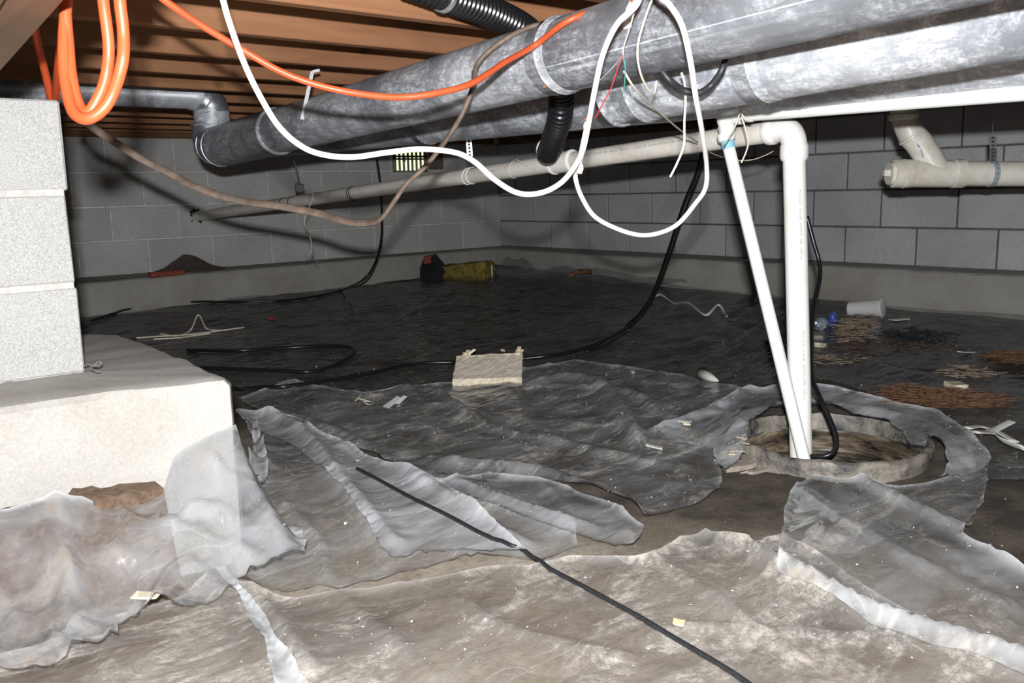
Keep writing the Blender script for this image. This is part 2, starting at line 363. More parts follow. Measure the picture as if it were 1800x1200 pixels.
FOLDS = [([(415,725),(520,765),(600,860),(690,975)], .030, .030),
 ([(500,735),(640,795),(780,890),(920,968)], .028, .024), ([(600,800),(770,850),(900,905),(1040,952)], .022, .02),
 ([(780,830),(980,855),(1120,925)], .034, .034), ([(1240,940),(1390,1022),(1545,1105),(1800,1190)], .030, .042),
 ([(1480,850),(1590,905),(1800,1012)], .030, .035), ([(392,1012),(450,1065),(500,1120),(540,1190)], .022, .026),
 ([(650,705),(760,695),(850,760),(1000,795),(1200,835)], .03, .02), ([(930,690),(1000,672),(1060,690),(1100,740),(1120,790)], .035, .035),
 ([(1020,690),(1110,700),(1180,745),(1260,740)], .03, .022), ([(1150,775),(1250,735),(1320,695)], .03, .03),
 ([(150,872),(95,960),(110,1040),(145,1130)], .032, .05), ([(230,960),(290,915),(430,890)], .03, .035), ([(0,1110),(120,1120),(250,1075),(400,1030)], .03, .03),
 ([(0,930),(120,900),(230,920)], .03, .035), ([(440,760),(462,830),(420,885)], .03, .03), ([(255,975),(400,950),(525,945)], .025, .02),
 ([(500,900),(560,960),(575,1030)], .02, .02), ([(1200,1115),(1400,1125),(1560,1140),(1700,1200)], .016, .012), ([(700,1100),(800,1070),(900,1120),(1100,1170)], .02, .014),
 ([(1400,870),(1500,940),(1600,1000),(1800,1100)], .02, .014), ([(1100,960),(1250,1060),(1400,1170)], .02, .014), ([(600,1060),(700,1150),(760,1200)], .02, .012),
 ([(1150,540),(1230,560),(1290,590),(1420,640)], .06, .035), ([(880,470),(905,456),(940,480)], .10, .05), ([(980,490),(1080,468),(1180,500)], .16, .05), ([(1560,520),(1700,545),(1800,556)], .10, .05)]
FW = []
for pl, w, h in FOLDS:
    P = [fpt(*p)[:2] for p in pl]; FW.append((np.array(catmull(P, 5)), w, h))
    P = FW[-1][0]; FW[-1] = (P[:-1], P[1:], w, h)
def foldh(x, y):
    tot = 0.; p = np.array([x, y])
    for A, B, w, h in FW:
        ab = B-A; t = np.clip(((p-A)*ab).sum(1)/np.maximum((ab**2).sum(1), 1e-9), 0, 1)
        d = np.sqrt(((A+ab*t[:, None]-p)**2).sum(1)).min()
        if d < w*3: tot = max(tot, .85*h*math.exp(-(d/w*1.25)**1.35))
    return tot
def basin_b(x, y):
    r = math.hypot(x-BC[0], y-BC[1]); g = BZ+.006-gz(BC[0]-.0, BC[1])
    return g*math.exp(-((r-BR)/(.10 if r > BR else .2))**2)
def wr(x, y, s, sc=1.):
    a = (x*DIRW[0]+y*DIRW[1]); b_ = (x*DIRN[0]+y*DIRN[1])
    q = .35*noise.noise(Vector((x*2.1, y*2.1, s)))
    n1 = noise.noise(Vector((a*1.7+s, b_*3.6+q, s*3.1))); n2 = noise.noise(Vector((a*4+s*2+q, b_*7+3, s)))
    n3 = noise.noise(Vector((x*16, y*16, s*7)))
    return (max(0, 1-abs(n1)*3.2)**1.6*.6+max(0, 1-abs(n2)*3.5)**1.6*.35+.08*n3)*sc
BV = []
def sheet(name, label, poly, lift, mat, amp=.012, res=.02, seed=1., extra=None, usefold=1., edge=.004, bb=1.):
    def zz_(x, y): return gz(x, y)+basin_b(x, y)*bb+lift+foldh(x, y)*usefold*.6+amp*.2+(extra(x, y) if extra else 0)
    P = []
    for p in poly:
        if len(p) == 3: P.append(np.array(p[1:])); continue
        z = .04
        for _ in range(7): q = at(p[0], p[1], Z=z); z = .5*z+.5*zz_(q[0], q[1])
        P.append(q[:2])
    B = []
    rs = random.Random(int(seed*100))
    for i in range(len(P)):
        a, b_ = P[i], P[(i+1) % len(P)]; n = max(1, int(np.linalg.norm(b_-a)/res)); nn = np.array([-(b_-a)[1], (b_-a)[0]])/max(1e-6, np.linalg.norm(b_-a))
        for k in range(n):
            q = a+(b_-a)*k/n; w = noise.noise(Vector((q[0]*9, q[1]*9, seed)))*edge*2.5+rs.uniform(-1, 1)*edge*.3
            B.append(q+nn*(w if k else 0))
    B = np.array(B); nb = len(B); lo = B.min(0); hi = B.max(0); pts = [Vector(q) for q in B]
    yy = lo[1]; row = 0
    A2 = np.roll(B, -1, 0)
    while yy < hi[1]:
        xs = np.arange(lo[0]+(row % 2)*res*.5, hi[0], res)
        # crossings for the inside test
        c = (B[:, 1] > yy) != (A2[:, 1] > yy); xi = np.sort((A2[c, 0]-B[c, 0])*(yy-B[c, 1])/(A2[c, 1]-B[c, 1])+B[c, 0])
        for x in xs:
            if (np.searchsorted(xi, x) % 2) == 1 and (len(xi) == 0 or np.abs(xi-x).min() > res*.35):
                pts.append(Vector((x+rs.uniform(-.2, .2)*res, yy+rs.uniform(-.2, .2)*res)))
        yy += res*.87; row += 1
    vo_, _, fo, *_r = geometry.delaunay_2d_cdt(pts, [], [list(range(nb))], 1, 1e-5)
    V = []; fd = []
    for iq, q in enumerate(vo_):
        x, y = q.x, q.y; fh = foldh(x, y)*usefold; w = wr(x, y, seed)
        z = gz(x, y)+basin_b(x, y)*bb+lift+fh+amp*w
        if extra: z += extra(x, y)
        e_ = iq < nb
        if e_: z += .006+.010*max(0, noise.noise(Vector((x*8, y*8, seed*2))))
        V.append((x, y, z)); fd.append(min(1, fh/.035*.8+max(0, w-.45)*.9+(.7 if e_ else 0)))
    o = mk(name, V, fo, mat)
    at_ = o.data.attributes.new('fold', 'FLOAT', 'POINT'); at_.data.foreach_set('value', fd)
    tag(o, label, 'plastic sheet')
    BV.append(BVHTree.FromPolygons([Vector(v) for v in V], fo)); return o

# ---------------------------------------------------------------- setting: floor
xs = np.concatenate([np.arange(-7.5, -5, .25), np.arange(-5, -1.4, .03), np.arange(-1.4, .05, .06)])
ys = np.concatenate([np.arange(-8, -5.6, .3), np.arange(-5.6, -2.4, .03), np.arange(-2.4, .05, .06)])
V = []; idx = {}; Fc = []
for i, x in enumerate(xs):
    for j, y in enumerate(ys):
        idx[i, j] = len(V); r = math.hypot(x-BC[0], y-BC[1])
        z = gz(x, y)+.010*noise.noise(Vector((x*3, y*3, 1)))+.006*noise.noise(Vector((x*14, y*14, 5)))-.004
        if r < BR+.12: z = min(z, BZ-.045+.004*noise.noise(Vector((x*20, y*20, 2))))
        V.append([x, y, z])
for i in range(len(xs)-1):
    for j in range(len(ys)-1):
        cx_, cy_ = (xs[i]+xs[i+1])/2, (ys[j]+ys[j+1])/2
        if math.hypot(cx_-BC[0], cy_-BC[1]) > BR-.012:
            Fc.append((idx[i, j], idx[i+1, j], idx[i+1, j+1], idx[i, j+1]))
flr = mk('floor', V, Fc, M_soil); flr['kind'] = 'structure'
BV.append(BVHTree.FromPolygons([Vector(v) for v in V], Fc))
def surf(x, y):
    z = -1
    for t in BV:
        h = t.ray_cast(Vector((x, y, .6)), Vector((0, 0, -1)))
        if h[0] is not None: z = max(z, h[0].z)
    return z if z > -1 else gz(x, y)
def hit(px, py, lift=0.):
    """the ground point seen at a picture point"""
    o_ = Vector(CAM); d = Vector(ray(px, py)).normalized(); best = None
    for t in BV:
        h = t.ray_cast(o_, d)
        if h[0] is not None and (best is None or h[3] < best[1]): best = (h[0], h[3])
    p = best[0] if best else Vector(fpt(px, py)); return np.array([p.x, p.y, p.z+lift])

# ---------------------------------------------------------------- setting: walls of concrete block
BZ0 = .349; CH = .2032; CL = .4064; TOPZ = BZ0+4*CH
def wall_of_blocks(wname, axis, off, length, mb, mm):
    # backing with the mortar face, blocks proud of it by 4 mm
    if axis == 'N': V, Fc = box((-length/2, .10, .62), (length+.4, .194, 1.30))
    else: V, Fc = box((.10, -length/2, .62), (.194, length+.4, 1.30))
    w = mk(wname, V, Fc, mm, None, False); w['kind'] = 'structure'; ORG[w.name] = Vector(w.location)
    meshes = {}
    def bmesh_for(L):
        k = round(L, 3)
        if k not in meshes:
            V, Fc = box((0, 0, 0), (L-.009, .05, CH-.009), None, .0035)
            me = bpy.data.meshes.new('block'); me.from_pydata([tuple(v) for v in V], [], Fc); me.materials.append(mb); meshes[k] = me
        return meshes[k]
    for r in range(4):
        a = off+(0 if r % 2 == 0 else CL/2)
        while a > .01: a -= CL
        while a < length:
            s0, s1 = max(a, 0), min(a+CL, length); a += CL
            if s1-s0 < .05: continue
            o = bpy.data.objects.new('block', bmesh_for(s1-s0)); c = (s0+s1)/2; z = BZ0+CH*(r+.5)
            j = random.uniform(0, .0025)
            if axis == 'N': p = Vector((-c, .0215-j, z))
            else: p = Vector((.0215-j, -c, z)); o.rotation_euler.z = math.pi/2
            o.location = p-ORG[w.name]; link(o, w)
    return w
wn = wall_of_blocks('wall_north', 'N', -.015, 5.2, M_blockN, M_mortarN)
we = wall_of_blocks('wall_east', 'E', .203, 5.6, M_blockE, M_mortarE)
for nm, c, s in (('wall_west', (-7.4, -4, .65), (.2, 8.2, 1.3)), ('wall_south', (-3.7, -7.9, .65), (7.6, .2, 1.3))):
    V, Fc = box(c, s); o = mk(nm, V, Fc, M_blockE, None, False); o['kind'] = 'structure'
V, Fc = box((-6.2, .10, .62), (2.4, .19, 1.30)); o = mk('wall_north_far', V, Fc, M_blockN, wn, False); o.name = 'wall_return'
V, Fc = box((.10, -6.8, .62), (.19, 2.2, 1.30)); o = mk('wall_return', V, Fc, M_blockE, we, False)
# footings under the walls, poured unevenly
def footing(P, wallobj, axis):
    V = []; Fc = []; pts = catmull([(*p, 0) for p in P], 14); n = len(pts)
    prof = [(0, 0, -.03), (0, .0, .10), (0, .0, .25), (.004, 0, BZ0-.014), (.016, 0, BZ0-.003), (.05, 0, BZ0-.002)]
    for i, p in enumerate(pts):
        for k, (dx, _, z) in enumerate(prof):
            jx = .012*noise.noise(Vector((p[0]*4, p[1]*4, z*6)))+.003*noise.noise(Vector((p[0]*25, p[1]*25, z*25)))
            zz = z+(.004*noise.noise(Vector((p[0]*9, p[1]*9, 4))) if k > 2 else 0)
            if axis == 'N': V.append((p[0], p[1]+dx+jx, zz))
            else: V.append((p[0]+dx+jx, p[1], zz))
        V.append((p[0], .02, BZ0-.0) if axis == 'N' else (.02, p[1], BZ0-.0))
    m_ = len(prof)+1
    for i in range(n-1):
        for k in range(m_-1): Fc.append((i*m_+k, i*m_+k+1, (i+1)*m_+k+1, (i+1)*m_+k))
    return mk('footing', V, Fc, M_foot, wallobj, True, .8)
footing([(-5.4, -.46), (-4.4, -.45), (-3.32, -.41), (-2.47, -.325), (-1.17, -.25), (-.22, -.23), (-.0, -.22)], wn, 'N')
footing([(-.24, .0), (-.25, -.3), (-.27, -1.5), (-.19, -2.98), (-.18, -4.05), (-.18, -5.0), (-.18, -5.7)], we, 'E')

# ---------------------------------------------------------------- setting: ceiling, joists, sill plates
JZ = 1.198; JH = .235
V, Fc = box((-3.7, -3.95, JZ+JH+.012), (7.8, 8.2, .024)); ceil = mk('ceiling', V, Fc, M_deck, None, False); ceil['kind'] = 'structure'; ORG[ceil.name] = Vector(ceil.location)
V, Fc = box((0, 0, 0), (7.3, .038, JH), None, .0025)
jm = bpy.data.meshes.new('joist'); jm.from_pydata([tuple(v) for v in V], [], Fc); jm.materials.append(M_joist)
for k in range(17):
    o = bpy.data.objects.new('joist', jm); y = -.70-k*.397
    o.location = Vector((-3.66, y+random.uniform(-.006, .006), JZ+JH/2-.001))-ORG[ceil.name]; o.rotation_euler = (random.uniform(-.006, .006), 0, random.uniform(-.003, .003)); link(o, ceil)
V, Fc = box((-3.66, -.30, JZ+JH/2-.001), (7.3, .038, JH), None, .0025); mk('rim_joist', V, Fc, M_joist, ceil, False)
V, Fc = box((-2.7, .06, JZ-.018), (5.3, .14, .036), None, .003); mk('sill_plate', V, Fc, M_sill, wn, False)
V, Fc = box((-2.7, .010, JZ+JH/2), (5.3, .038, JH), None, .003); mk('rim_board', V, Fc, M_joist, wn, False)
V, Fc = box((.06, -2.9, JZ-.018), (.14, 5.7, .036), None, .003); mk('sill_plate', V, Fc, M_sill, we, False)
V, Fc = box((.09, -2.9, JZ+JH/2), (.038, 5.7, JH), None, .003); mk('rim_board', V, Fc, M_joist, we, False)

# ---------------------------------------------------------------- foundation vent
vc = np.array([-.873, -.004, 1.042])
t = thing('foundation_vent', (vc[0], -.01, .96), 'slotted foundation vent with daylight showing, set high in the block wall', 'vent')
V, Fc = box((vc[0], -.006, vc[2]), (.285, .012, .165)); mk('daylight_panel', V, Fc, M_day, t, False)
mb = MB()
for z in (vc[2]-.088, vc[2]+.022, vc[2]+.088): mb.add(*box((vc[0], -.016, z), (.30, .012, .014)))
mb.add(*box((vc[0], -.024, vc[2]+.002), (.30, .010, .013)))
for x in (-.147, .147): mb.add(*box((vc[0]+x, -.016, vc[2]), (.014, .012, .19)))
mb.build('vent_frame', M_vent, t, False)
for k in range(8):
    V, Fc = box((vc[0]-.132+k*.0378, -.0155, vc[2]), (.0165 if k % 7 else .008, .010, .165), Matrix.Rotation(random.uniform(-.02, .02), 3, 'Y')) if False else box((vc[0]-.132+k*.0378, -.0155, vc[2]), (.016, .010, .165))
    mk('slat', V, Fc, M_vent, t, False)
V, Fc = box((vc[0]-.054, -.017, vc[2]+.005), (.024, .008, .045)); mk('slide', V, Fc, M_vent, t, False)
V, Fc = box((vc[0]+.24, -.008, vc[2]-.0), (.14, .012, .15), None, .004); mk('vent_surround', V, Fc, M_lath, t, False)

# ---------------------------------------------------------------- pillar, pad and beam
pad = thing('concrete_pad', (-4.33, -3.42, 0), 'pale poured concrete footing pad carrying the block pillar', 'footing')
bm = bmesh.new(); bmesh.ops.create_grid(bm, x_segments=28, y_segments=28, size=.5)
PX0, PX1, PY0, PY1, PZ = -4.80, -3.935, -3.835, -3.0, .416
V = []; Fc = []; n = 30; hN = 12
corner = [(PX0, PY0+.10), (-4.36, -3.780), (PX1-.012, PY0-.020), (PX1, PY0-.004), (PX1+.02, -3.4), (PX1+.025, PY1+.02), (PX1-.03, PY1+.10), (-4.25, PY1+.03), (PX0, PY1)]
outl = []
for i in range(len(corner)):
    a, b_ = np.array(corner[i]), np.array(corner[(i+1) % len(corner)]); k_ = max(1, int(np.linalg.norm(b_-a)/.03))
    outl += [a+(b_-a)*k/k_ for k in range(k_)]
cen = np.array([(PX0+PX1)/2, (PY0+PY1)/2]); no = len(outl)
rows = [(-.02, 0), (.08, 0), (.16, 0), (.24, 0), (.32, 0), (.37, 0), (PZ-.016, .0), (PZ-.004, .012), (PZ, .04), (PZ, .12), (PZ, .30)]
for z, ins in rows:
    for q in outl:
        d = q-cen; l = np.linalg.norm(d); qq = q-d/l*ins
        nn = .010*noise.noise(Vector((q[0]*7, q[1]*7, z*7)))+.004*noise.noise(Vector((q[0]*30, q[1]*30, z*30)))
        qq = qq+d/l*nn*(1 if z < PZ else .3)
        zz = z+(.006*noise.noise(Vector((qq[0]*12, qq[1]*12, 3))) if z > .38 else 0)
        if q[1] > -3.1 and z > .35: zz -= 0
        V.append((qq[0], qq[1], zz))
for r in range(len(rows)-1):
    for k in range(no): Fc.append((r*no+k, r*no+(k+1) % no, (r+1)*no+(k+1) % no, (r+1)*no+k))
Fc.append(tuple((len(rows)-1)*no+k for k in range(no)))
mk('pad_body', V, Fc, M_pad, pad, True, .6)
pil = thing('block_pillar', (-4.36, -3.35, PZ), 'pale grey pillar of stacked concrete blocks under the wooden beam', 'pillar')
px0, px1, py0, py1 = -4.56, -4.152, -3.545, -3.14
V, Fc = box(((px0+px1)/2, (py0+py1)/2, PZ+.297), (px1-px0-.010, py1-py0-.010, .594)); mk('mortar', V, Fc, M_pmortar, pil, False)
for k in range(3):
    for h in (0, 1):
        yc = py0+.101+h*.203
        V, Fc = box((0, 0, 0), (px1-px0, .198, .1915), None, .004)
        rr = Matrix.Rotation(random.uniform(-.012, .012), 3, 'Z')
        V = [rr @ v+Vector(((px0+px1)/2+random.uniform(-.002, .002)+(.0, -.002, .003)[k], yc+random.uniform(-.001, .001), PZ+.097+k*.2025)) for v in V]
        mk('block', V, Fc, M_pillar, pil, False)
beam = thing('wooden_beam', (-4.42, -4.5, 1.022), 'brown built-up wooden beam resting on the block pillar', 'beam')
BQ = unit([.069, .755])
for k, w in enumerate((.0, .060, .120)):
    V, Fc = box((0, 0, .12), (.058, 4.6, .235), None, .003)
    a = math.atan2(BQ[0], BQ[1]); R = Matrix.Rotation(-a, 3, 'Z')
    c = Vector((-4.345-.030-w, -4.19, 1.024+(.003, 0, .004)[k])); V = [R @ v+c for v in V]
    mk('ply', V, Fc, M_beam, beam, False)
V, Fc = box((-4.40, -3.35, 1.0225), (.16, .30, .004)); mk('shim', V, Fc, M_beam, beam, False)

# ---------------------------------------------------------------- air ducts
dd = unit(ray(-250, 427)); P0 = atd(960, 105, 1.917)
def seam(mb_, A, B, R, ang, up0=(0, 0, 1)):
    A, B = np.array(A), np.array(B); t = unit(B-A); u = np.array(up0)-t*(np.array(up0)@t); u = unit(u); w = np.cross(t, u)
    o = (math.cos(ang)*u+math.sin(ang)*w); mb_.add(*tube([A+o*R, B+o*R], .0022, 5))
    return o
def duct(name, label, A, B, R, joints, mat=M_galv):
    A, B = np.array(A, float), np.array(B, float); L = np.linalg.norm(B-A); t = (B-A)/L
    d = thing(name, (A+B)/2-np.array([0, 0, R]), label, 'duct'); js = [0]+[j for j in joints]+[L]
    for a, b_ in zip(js[:-1], js[1:]):
        m_ = MB(); m_.add(*tube([A+t*a, A+t*(b_-.0)], R, 48)); seam(m_, A+t*a, A+t*b_, R, 2.02 if B[1] > A[1] else -2.02)
        m_.build('duct_section', mat, d)
    for j in joints:
        m_ = MB(); P = [A+t*(j-.022), A+t*(j-.020), A+t*(j-.004), A+t*j, A+t*(j+.004), A+t*(j+.04), A+t*(j+.042)]
        m_.add(*tube(P, [R+.0005, R+.002, R+.002, R+.005, R+.002, R+.002, R+.0005], 48)); m_.build('collar', mat, d)
    return d, A, t, L
A1 = P0-dd*1.75; B1 = P0+dd*1.52
D1, _, t1, L1 = duct('air_duct', 'largest mottled galvanised air duct crossing in front under the joists', A1, B1, .076, [1.69, .62])
# far end: wider sleeve, gored elbow up to the branch
endP = P0+dd*2.16
mb = MB(); mb.add(*tube([B1-dd*.01, B1, B1+dd*.004, endP-dd*.05], [.078, .083, .081, .082], 48)); seam(mb, B1, endP, .081, 2.02); mb.build('sleeve', M_galv, D1)
riser_top = np.array([endP[0]+.01, endP[1]+.035, 1.185])
gore = [endP-dd*.06, endP-dd*.02+np.array([0, 0, .0]), endP+dd*.045+np.array([0, 0, .012]), endP+dd*.075+np.array([0, 0, .05]), endP+dd*.078+np.array([0, 0, .095])]
mb = MB()
for a, b_ in zip(gore[:-1], gore[1:]):
    mb.add(*tube([a-(b_-a)*.12, b_+(b_-a)*.10], .080, 40)); tt = unit(b_-a); mb.add(*ring(b_, tt, .080, .003, 40, .004))
mb.build('elbow', M_galvE, D1)
rb = gore[-1]+np.array([0, -.012, -.012])
mb = MB(); mb.add(*tube([rb, rb+np.array([0, 0, .07])], .072, 40)); mb.add(*ring(rb+np.array([0, 0, .01]), (0, 0, 1), .075, .003, 40)); mb.build('riser', M_galv, D1)
br_end = rb+np.array([-.06, .0, .115])
mb = MB(); mb.add(*tube([rb+np.array([0, 0, .06]), rb+np.array([-.004, 0, .09]), rb+np.array([-.03, 0, .118]), rb+np.array([-.07, 0, .124])], [.073, .070, .062, .058], 36))
mb.add(*ring(rb+np.array([-.02, 0, .108]), (-1, 0, .7), .066, .003, 36)); mb.build('elbow', M_galvE, D1)
mb = MB(); q0 = rb+np.array([-.05, 0, .124]); mb.add(*tube([q0, q0+np.array([-.04, 0, 0]), q0+np.array([-.045, 0, 0]), q0+np.array([-1.15, .0, .0])], [.062, .056, .052, .050], 32)); mb.build('branch_pipe', M_galv, D1)
mb = MB()
for pt in ((955, 97), (957, 152)):
    p = atd(*pt, 1.84); V, Fc = tube([p, p+ray(*pt)*.03], .003, 8); mk('screw', V, Fc, M_rust, D1)

d2a, d2b = atd(1785, 13, 1.45), atd(1190, 133, 1.95); d2t = unit(d2b-d2a); A2d = d2a-d2t*1.1; B2d = atd(1088, 150, 2.07); B2d = A2d+d2t*((B2d-A2d)@d2t); L2 = np.linalg.norm(B2d-A2d)
def d2len(px): return min(np.linspace(.6, L2, 800), key=lambda l_: abs(proj(A2d+d2t*l_)[0]-px))
D2, *_ = duct('air_duct', 'middle galvanised air duct ending in a cap behind the front duct', A2d, B2d, .085, [d2len(1350), L2-.08])
mb = MB(); mb.add(*tube([B2d-d2t*.005, B2d, B2d+d2t*.008], [.089, .091, .082], 48)); mb.build('end_cap', M_galv, D2)
xa, xb = at(600, 265, Z=.98), at(1162, 220, Z=.98)
D3, *_ = duct('air_duct', 'rearmost galvanised air duct half hidden in shadow behind the others', (-2.56, -5.6, 1.062), (-2.80, -1.75, 1.055), .08, [1.2, 2.7])

# hangers
def strap(P, w, th=.0012, holes=True, mat=M_strap, name='strap', parent=None, nrm=None):
    P = [np.array(p, float) for p in P]; V = []; Fc = []; mbh = MB()
    for i, p in enumerate(P):
        t_ = unit(P[min(i+1, len(P)-1)]-P[max(i-1, 0)]); v_ = unit(p-CAM) if nrm is None else unit(nrm); s_ = unit(np.cross(t_, v_)); n_ = np.cross(s_, t_)
        for a, b_ in ((-1, -1), (1, -1), (1, 1), (-1, 1)): V.append(p+s_*a*w/2+n_*b_*th/2)
    for i in range(len(P)-1):
        for k in range(4): Fc.append((i*4+k, i*4+(k+1) % 4, i*4+4+(k+1) % 4, i*4+4+k))
    Fc += [(3, 2, 1, 0), tuple(len(V)-4+k for k in range(4))]
    o = mk(name, V, Fc, mat, parent, False)
    if holes:
        L = 0
        for i in range(len(P)-1):
            l = np.linalg.norm(P[i+1]-P[i]); k = 0
            while L < l:
                p = P[i]+(P[i+1]-P[i])*L/l; v_ = unit(p-CAM); mbh.add(*tube([p-v_*(th/2+.0008), p+v_*(th/2+.0008)], w*.22, 8)); L += w*.62
            L -= l
        if mbh.V: mbh.build('hole', M_dark, parent)
    return o
h1 = thing('pipe_strap', atd(824, 300, 3.3), 'perforated steel strap hanging the cream pipe below the rear duct', 'strap')
strap([(-2.60, -3.02, 1.19), atd(822, 215, 3.42), atd(824, 245, 3.44), atd(826, 275, 3.46)], .022, parent=h1, name='band')
h2 = thing('duct_strap', atd(1120, 50, 1.6), 'wide riveted steel strap on the big front duct', 'strap')
c_ = P0-dd*.335
sp = []
for a in np.linspace(-.2, 1.62, 12):
    u = -unit(np.cross(dd, (0, 0, 1))); sp.append(c_+.0795*(math.sin(a)*u*1+math.cos(a)*np.array([0, 0, 1])))
V = []; Fc = []
for i, p in enumerate(sp):
    for s_ in (-1, 1):
        V.append(p+dd*s_*.010)
    nn = unit(p-c_)
    for s_ in (1, -1): V.append(p+dd*s_*.010-nn*.002)
for i in range(len(sp)-1):
    for k in range(4): Fc.append((i*4+k, i*4+(k+1) % 4, i*4+4+(k+1) % 4, i*4+4+k))
mk('band', V, Fc, M_strapB, h2, True, .5)
for i in (7, 9): nn = unit(sp[i]-c_); V, Fc = tube([sp[i]-nn*.001, sp[i]+nn*.0022], .0042, 10); mk('rivet', V, Fc, M_rust, h2)
h3 = thing('duct_hanger', atd(545, 165, 2.9), 'bent sheet metal hanger tab nailed to a joist above the front duct', 'hanger')
a0, a1, a2 = atd(562, 123, 2.80), atd(549, 126, 2.79), atd(531, 210, 2.77)
strap([a0, a1], .008, holes=False, parent=h3, name='nailing_tab', mat=M_strapB); strap([a1, (a1+a2)/2, a2], .011, holes=False, parent=h3, name='leg_strip', mat=M_strapB)
h3['label'] = 'bright bent metal hanger strip between a joist and the front duct'

# ---------------------------------------------------------------- black corrugated hose
def corr(P, R, pitch, n=16, seg=20):
    Q = catmull(P, n); L = [0]
    for i in range(len(Q)-1): L.append(L[-1]+np.linalg.norm(Q[i+1]-Q[i]))
    tot = L[-1]; k = int(tot/pitch*4); out = []; rr = []
    Qa = np.array(Q)
    for i in range(k+1):
        s = tot*i/k; out.append([np.interp(s, L, Qa[:, c]) for c in range(3)]); rr.append(R*(1.0 if i % 4 in (0, 1) else .90))
    return tube(out, rr, seg)
Apv = np.array([-2.515, .0, .681]); S_ = atd(1397, 272, 2.42); Bpv = S_+np.array([0, .085, .066]); pvd = unit(Bpv-Apv)
def on_pvc(px):
    best = min(np.linspace(0, 1, 2001), key=lambda t_: abs(proj(Apv+(Bpv-Apv)*t_)[0]-px)); return Apv+(Bpv-Apv)*best
tee = on_pvc(965)
hs = MB(); Dt = proj(tee)[2]
hp = [at(715, -34, Y=-4.03), at(770, -14, Y=-4.03), at(810, 2, Y=-4.02), at(870, 24, Y=-4.0), at(925, 54, Y=-3.97), atd(958, 92, 2.35), atd(979, 130, 2.42), atd(986, 165, 2.46), atd(984, 205, 2.52), atd(974, 240, 2.66), atd(963, 268, 2.86)]
V, Fc = corr(hp, .036, .0135); hose = thing('corrugated_hose', hp[-1], 'black corrugated drain hose dropping behind the front duct into the cream pipe', 'hose')
mk('hose_body', V, Fc, M_black, hose, True, .5)
mb = MB(); hdir = unit(hp[2]-hp[1]); mb.add(*ring(hp[1]+hdir*.02, hdir, .0355, .004, 24, .008)); mb.build('clamp', M_strap, hose)

# ---------------------------------------------------------------- pvc discharge line from the sump
pv = thing('sump_discharge_pipe', (-2.47, -4.3, .0), 'thick cream PVC pipe rising from the sump pit and running back through the wall', 'pipe')
R2 = .0302
el = [Bpv+pvd*-.0, Bpv+pvd*.045, Bpv+pvd*.07+np.array([.0, 0, -.012]), Bpv+pvd*.082+np.array([.0, 0, -.04]), Bpv+pvd*.083+np.array([0, 0, -.075])]
elc = [np.array(p) for p in el]; pb = atd(1408, 800, 2.46); pb = elc[-1]+(pb-elc[-1])*((elc[-1][2]+.30)/(elc[-1][2]-pb[2]))
cut = on_pvc(1012)
mb = MB(); mb.add(*tube([Apv+pvd*-.03, cut], R2, 28)); mb.build('back_pipe', M_pvcB, pv)
mb = MB(); mb.add(*tube([cut, Bpv], R2, 28)); mb.build('front_pipe', M_pvcB, pv)
mb = MB(); mb.add(*tube(catmull(elc, 6), R2+.004, 28)); mb.add(*ring(elc[0]+pvd*.01, pvd, R2+.003, .004, 28, .016)); mb.add(*ring(elc[-1]+np.array([0, 0, .012]), (0, 0, 1), R2+.003, .0045, 28, .024)); mb.build('elbow', M_pvcC, pv)
mb = MB(); mb.add(*tube([elc[-1], pb], R2, 28)); mb.build('standpipe', M_pvcC, pv)
mb = MB(); a = on_pvc(990); mb.add(*tube([a-pvd*.06, a-pvd*.058, a+pvd*.052, a+pvd*.054], [R2, R2+.006, R2+.006, R2], 28)); mb.add(*ring(a-pvd*.045, pvd, R2+.006, .003, 28, .006)); mb.add(*ring(a+pvd*.045, pvd, R2+.006, .003, 28, .006)); mb.build('check_coupling', M_pvcC, pv)
mb = MB(); mb.add(*ring(on_pvc(1005), pvd, R2+.006, .0012, 28, .004)); mb.build('blue_primer', M_blue, pv)
mb = MB(); mb.add(*tube([tee, tee+np.array([-.01, -.005, .03]), atd(968, 258, Dt-.02)], [.030, .032, .034], 24)); mb.add(*ring(atd(966, 264, Dt-.02), unit(hp[-2]-hp[-1]), .0435, .004, 24, .006)); mb.build('hose_adapter', M_pvcC, pv)
mb = MB()
for k in range(5):
    pts = []
    for j in range(13):
        a_ = j/12*2*math.pi; pts.append(atd(966+3*k-5, 266+k*2.5-4, Dt-.02)+.040*(math.cos(a_)*np.array([.8, -.55, .1])+math.sin(a_)*np.array([.5, .8, .25])))
    mb.add(*tube(pts, .0012, 5))
mb.build('wire_wrap', M_strap, pv)
mb = MB()
for px in (500, 515, 619, 623):
    V, Fc = ring(on_pvc(px), pvd, R2-.001, .0025, 24, .005); mk('tape_mark', V, Fc, M_ink, pv)
def on_tube_text(txt, c0, t_, R, th0, size, parent, name, rep=1, flip=1):
    cu = bpy.data.curves.new('txt', 'FONT'); cu.body = txt; cu.size = size; cu.resolution_u = 2
    o_ = bpy.data.objects.new('txt', cu); COL.objects.link(o_); bpy.context.view_layer.update()
    me = o_.to_mesh(); vs = [v.co.copy() for v in me.vertices]; fs = [tuple(p.vertices) for p in me.polygons]; o_.to_mesh_clear()
    bpy.data.objects.remove(o_); bpy.data.curves.remove(cu)
    t_ = unit(t_); u = np.array([0, 0, 1.]) if abs(t_[2]) < .8 else np.array([-1., -.0, 0]); u = unit(u-t_*(u@t_)); w = np.cross(u, t_)
    V = []
    for v_ in vs:
        a_ = th0+v_.y/R*flip; V.append(np.array(c0)+t_*v_.x+(R+.0006)*(math.cos(a_)*u+math.sin(a_)*w))
    return mk(name, V, fs, M_print, parent, False)
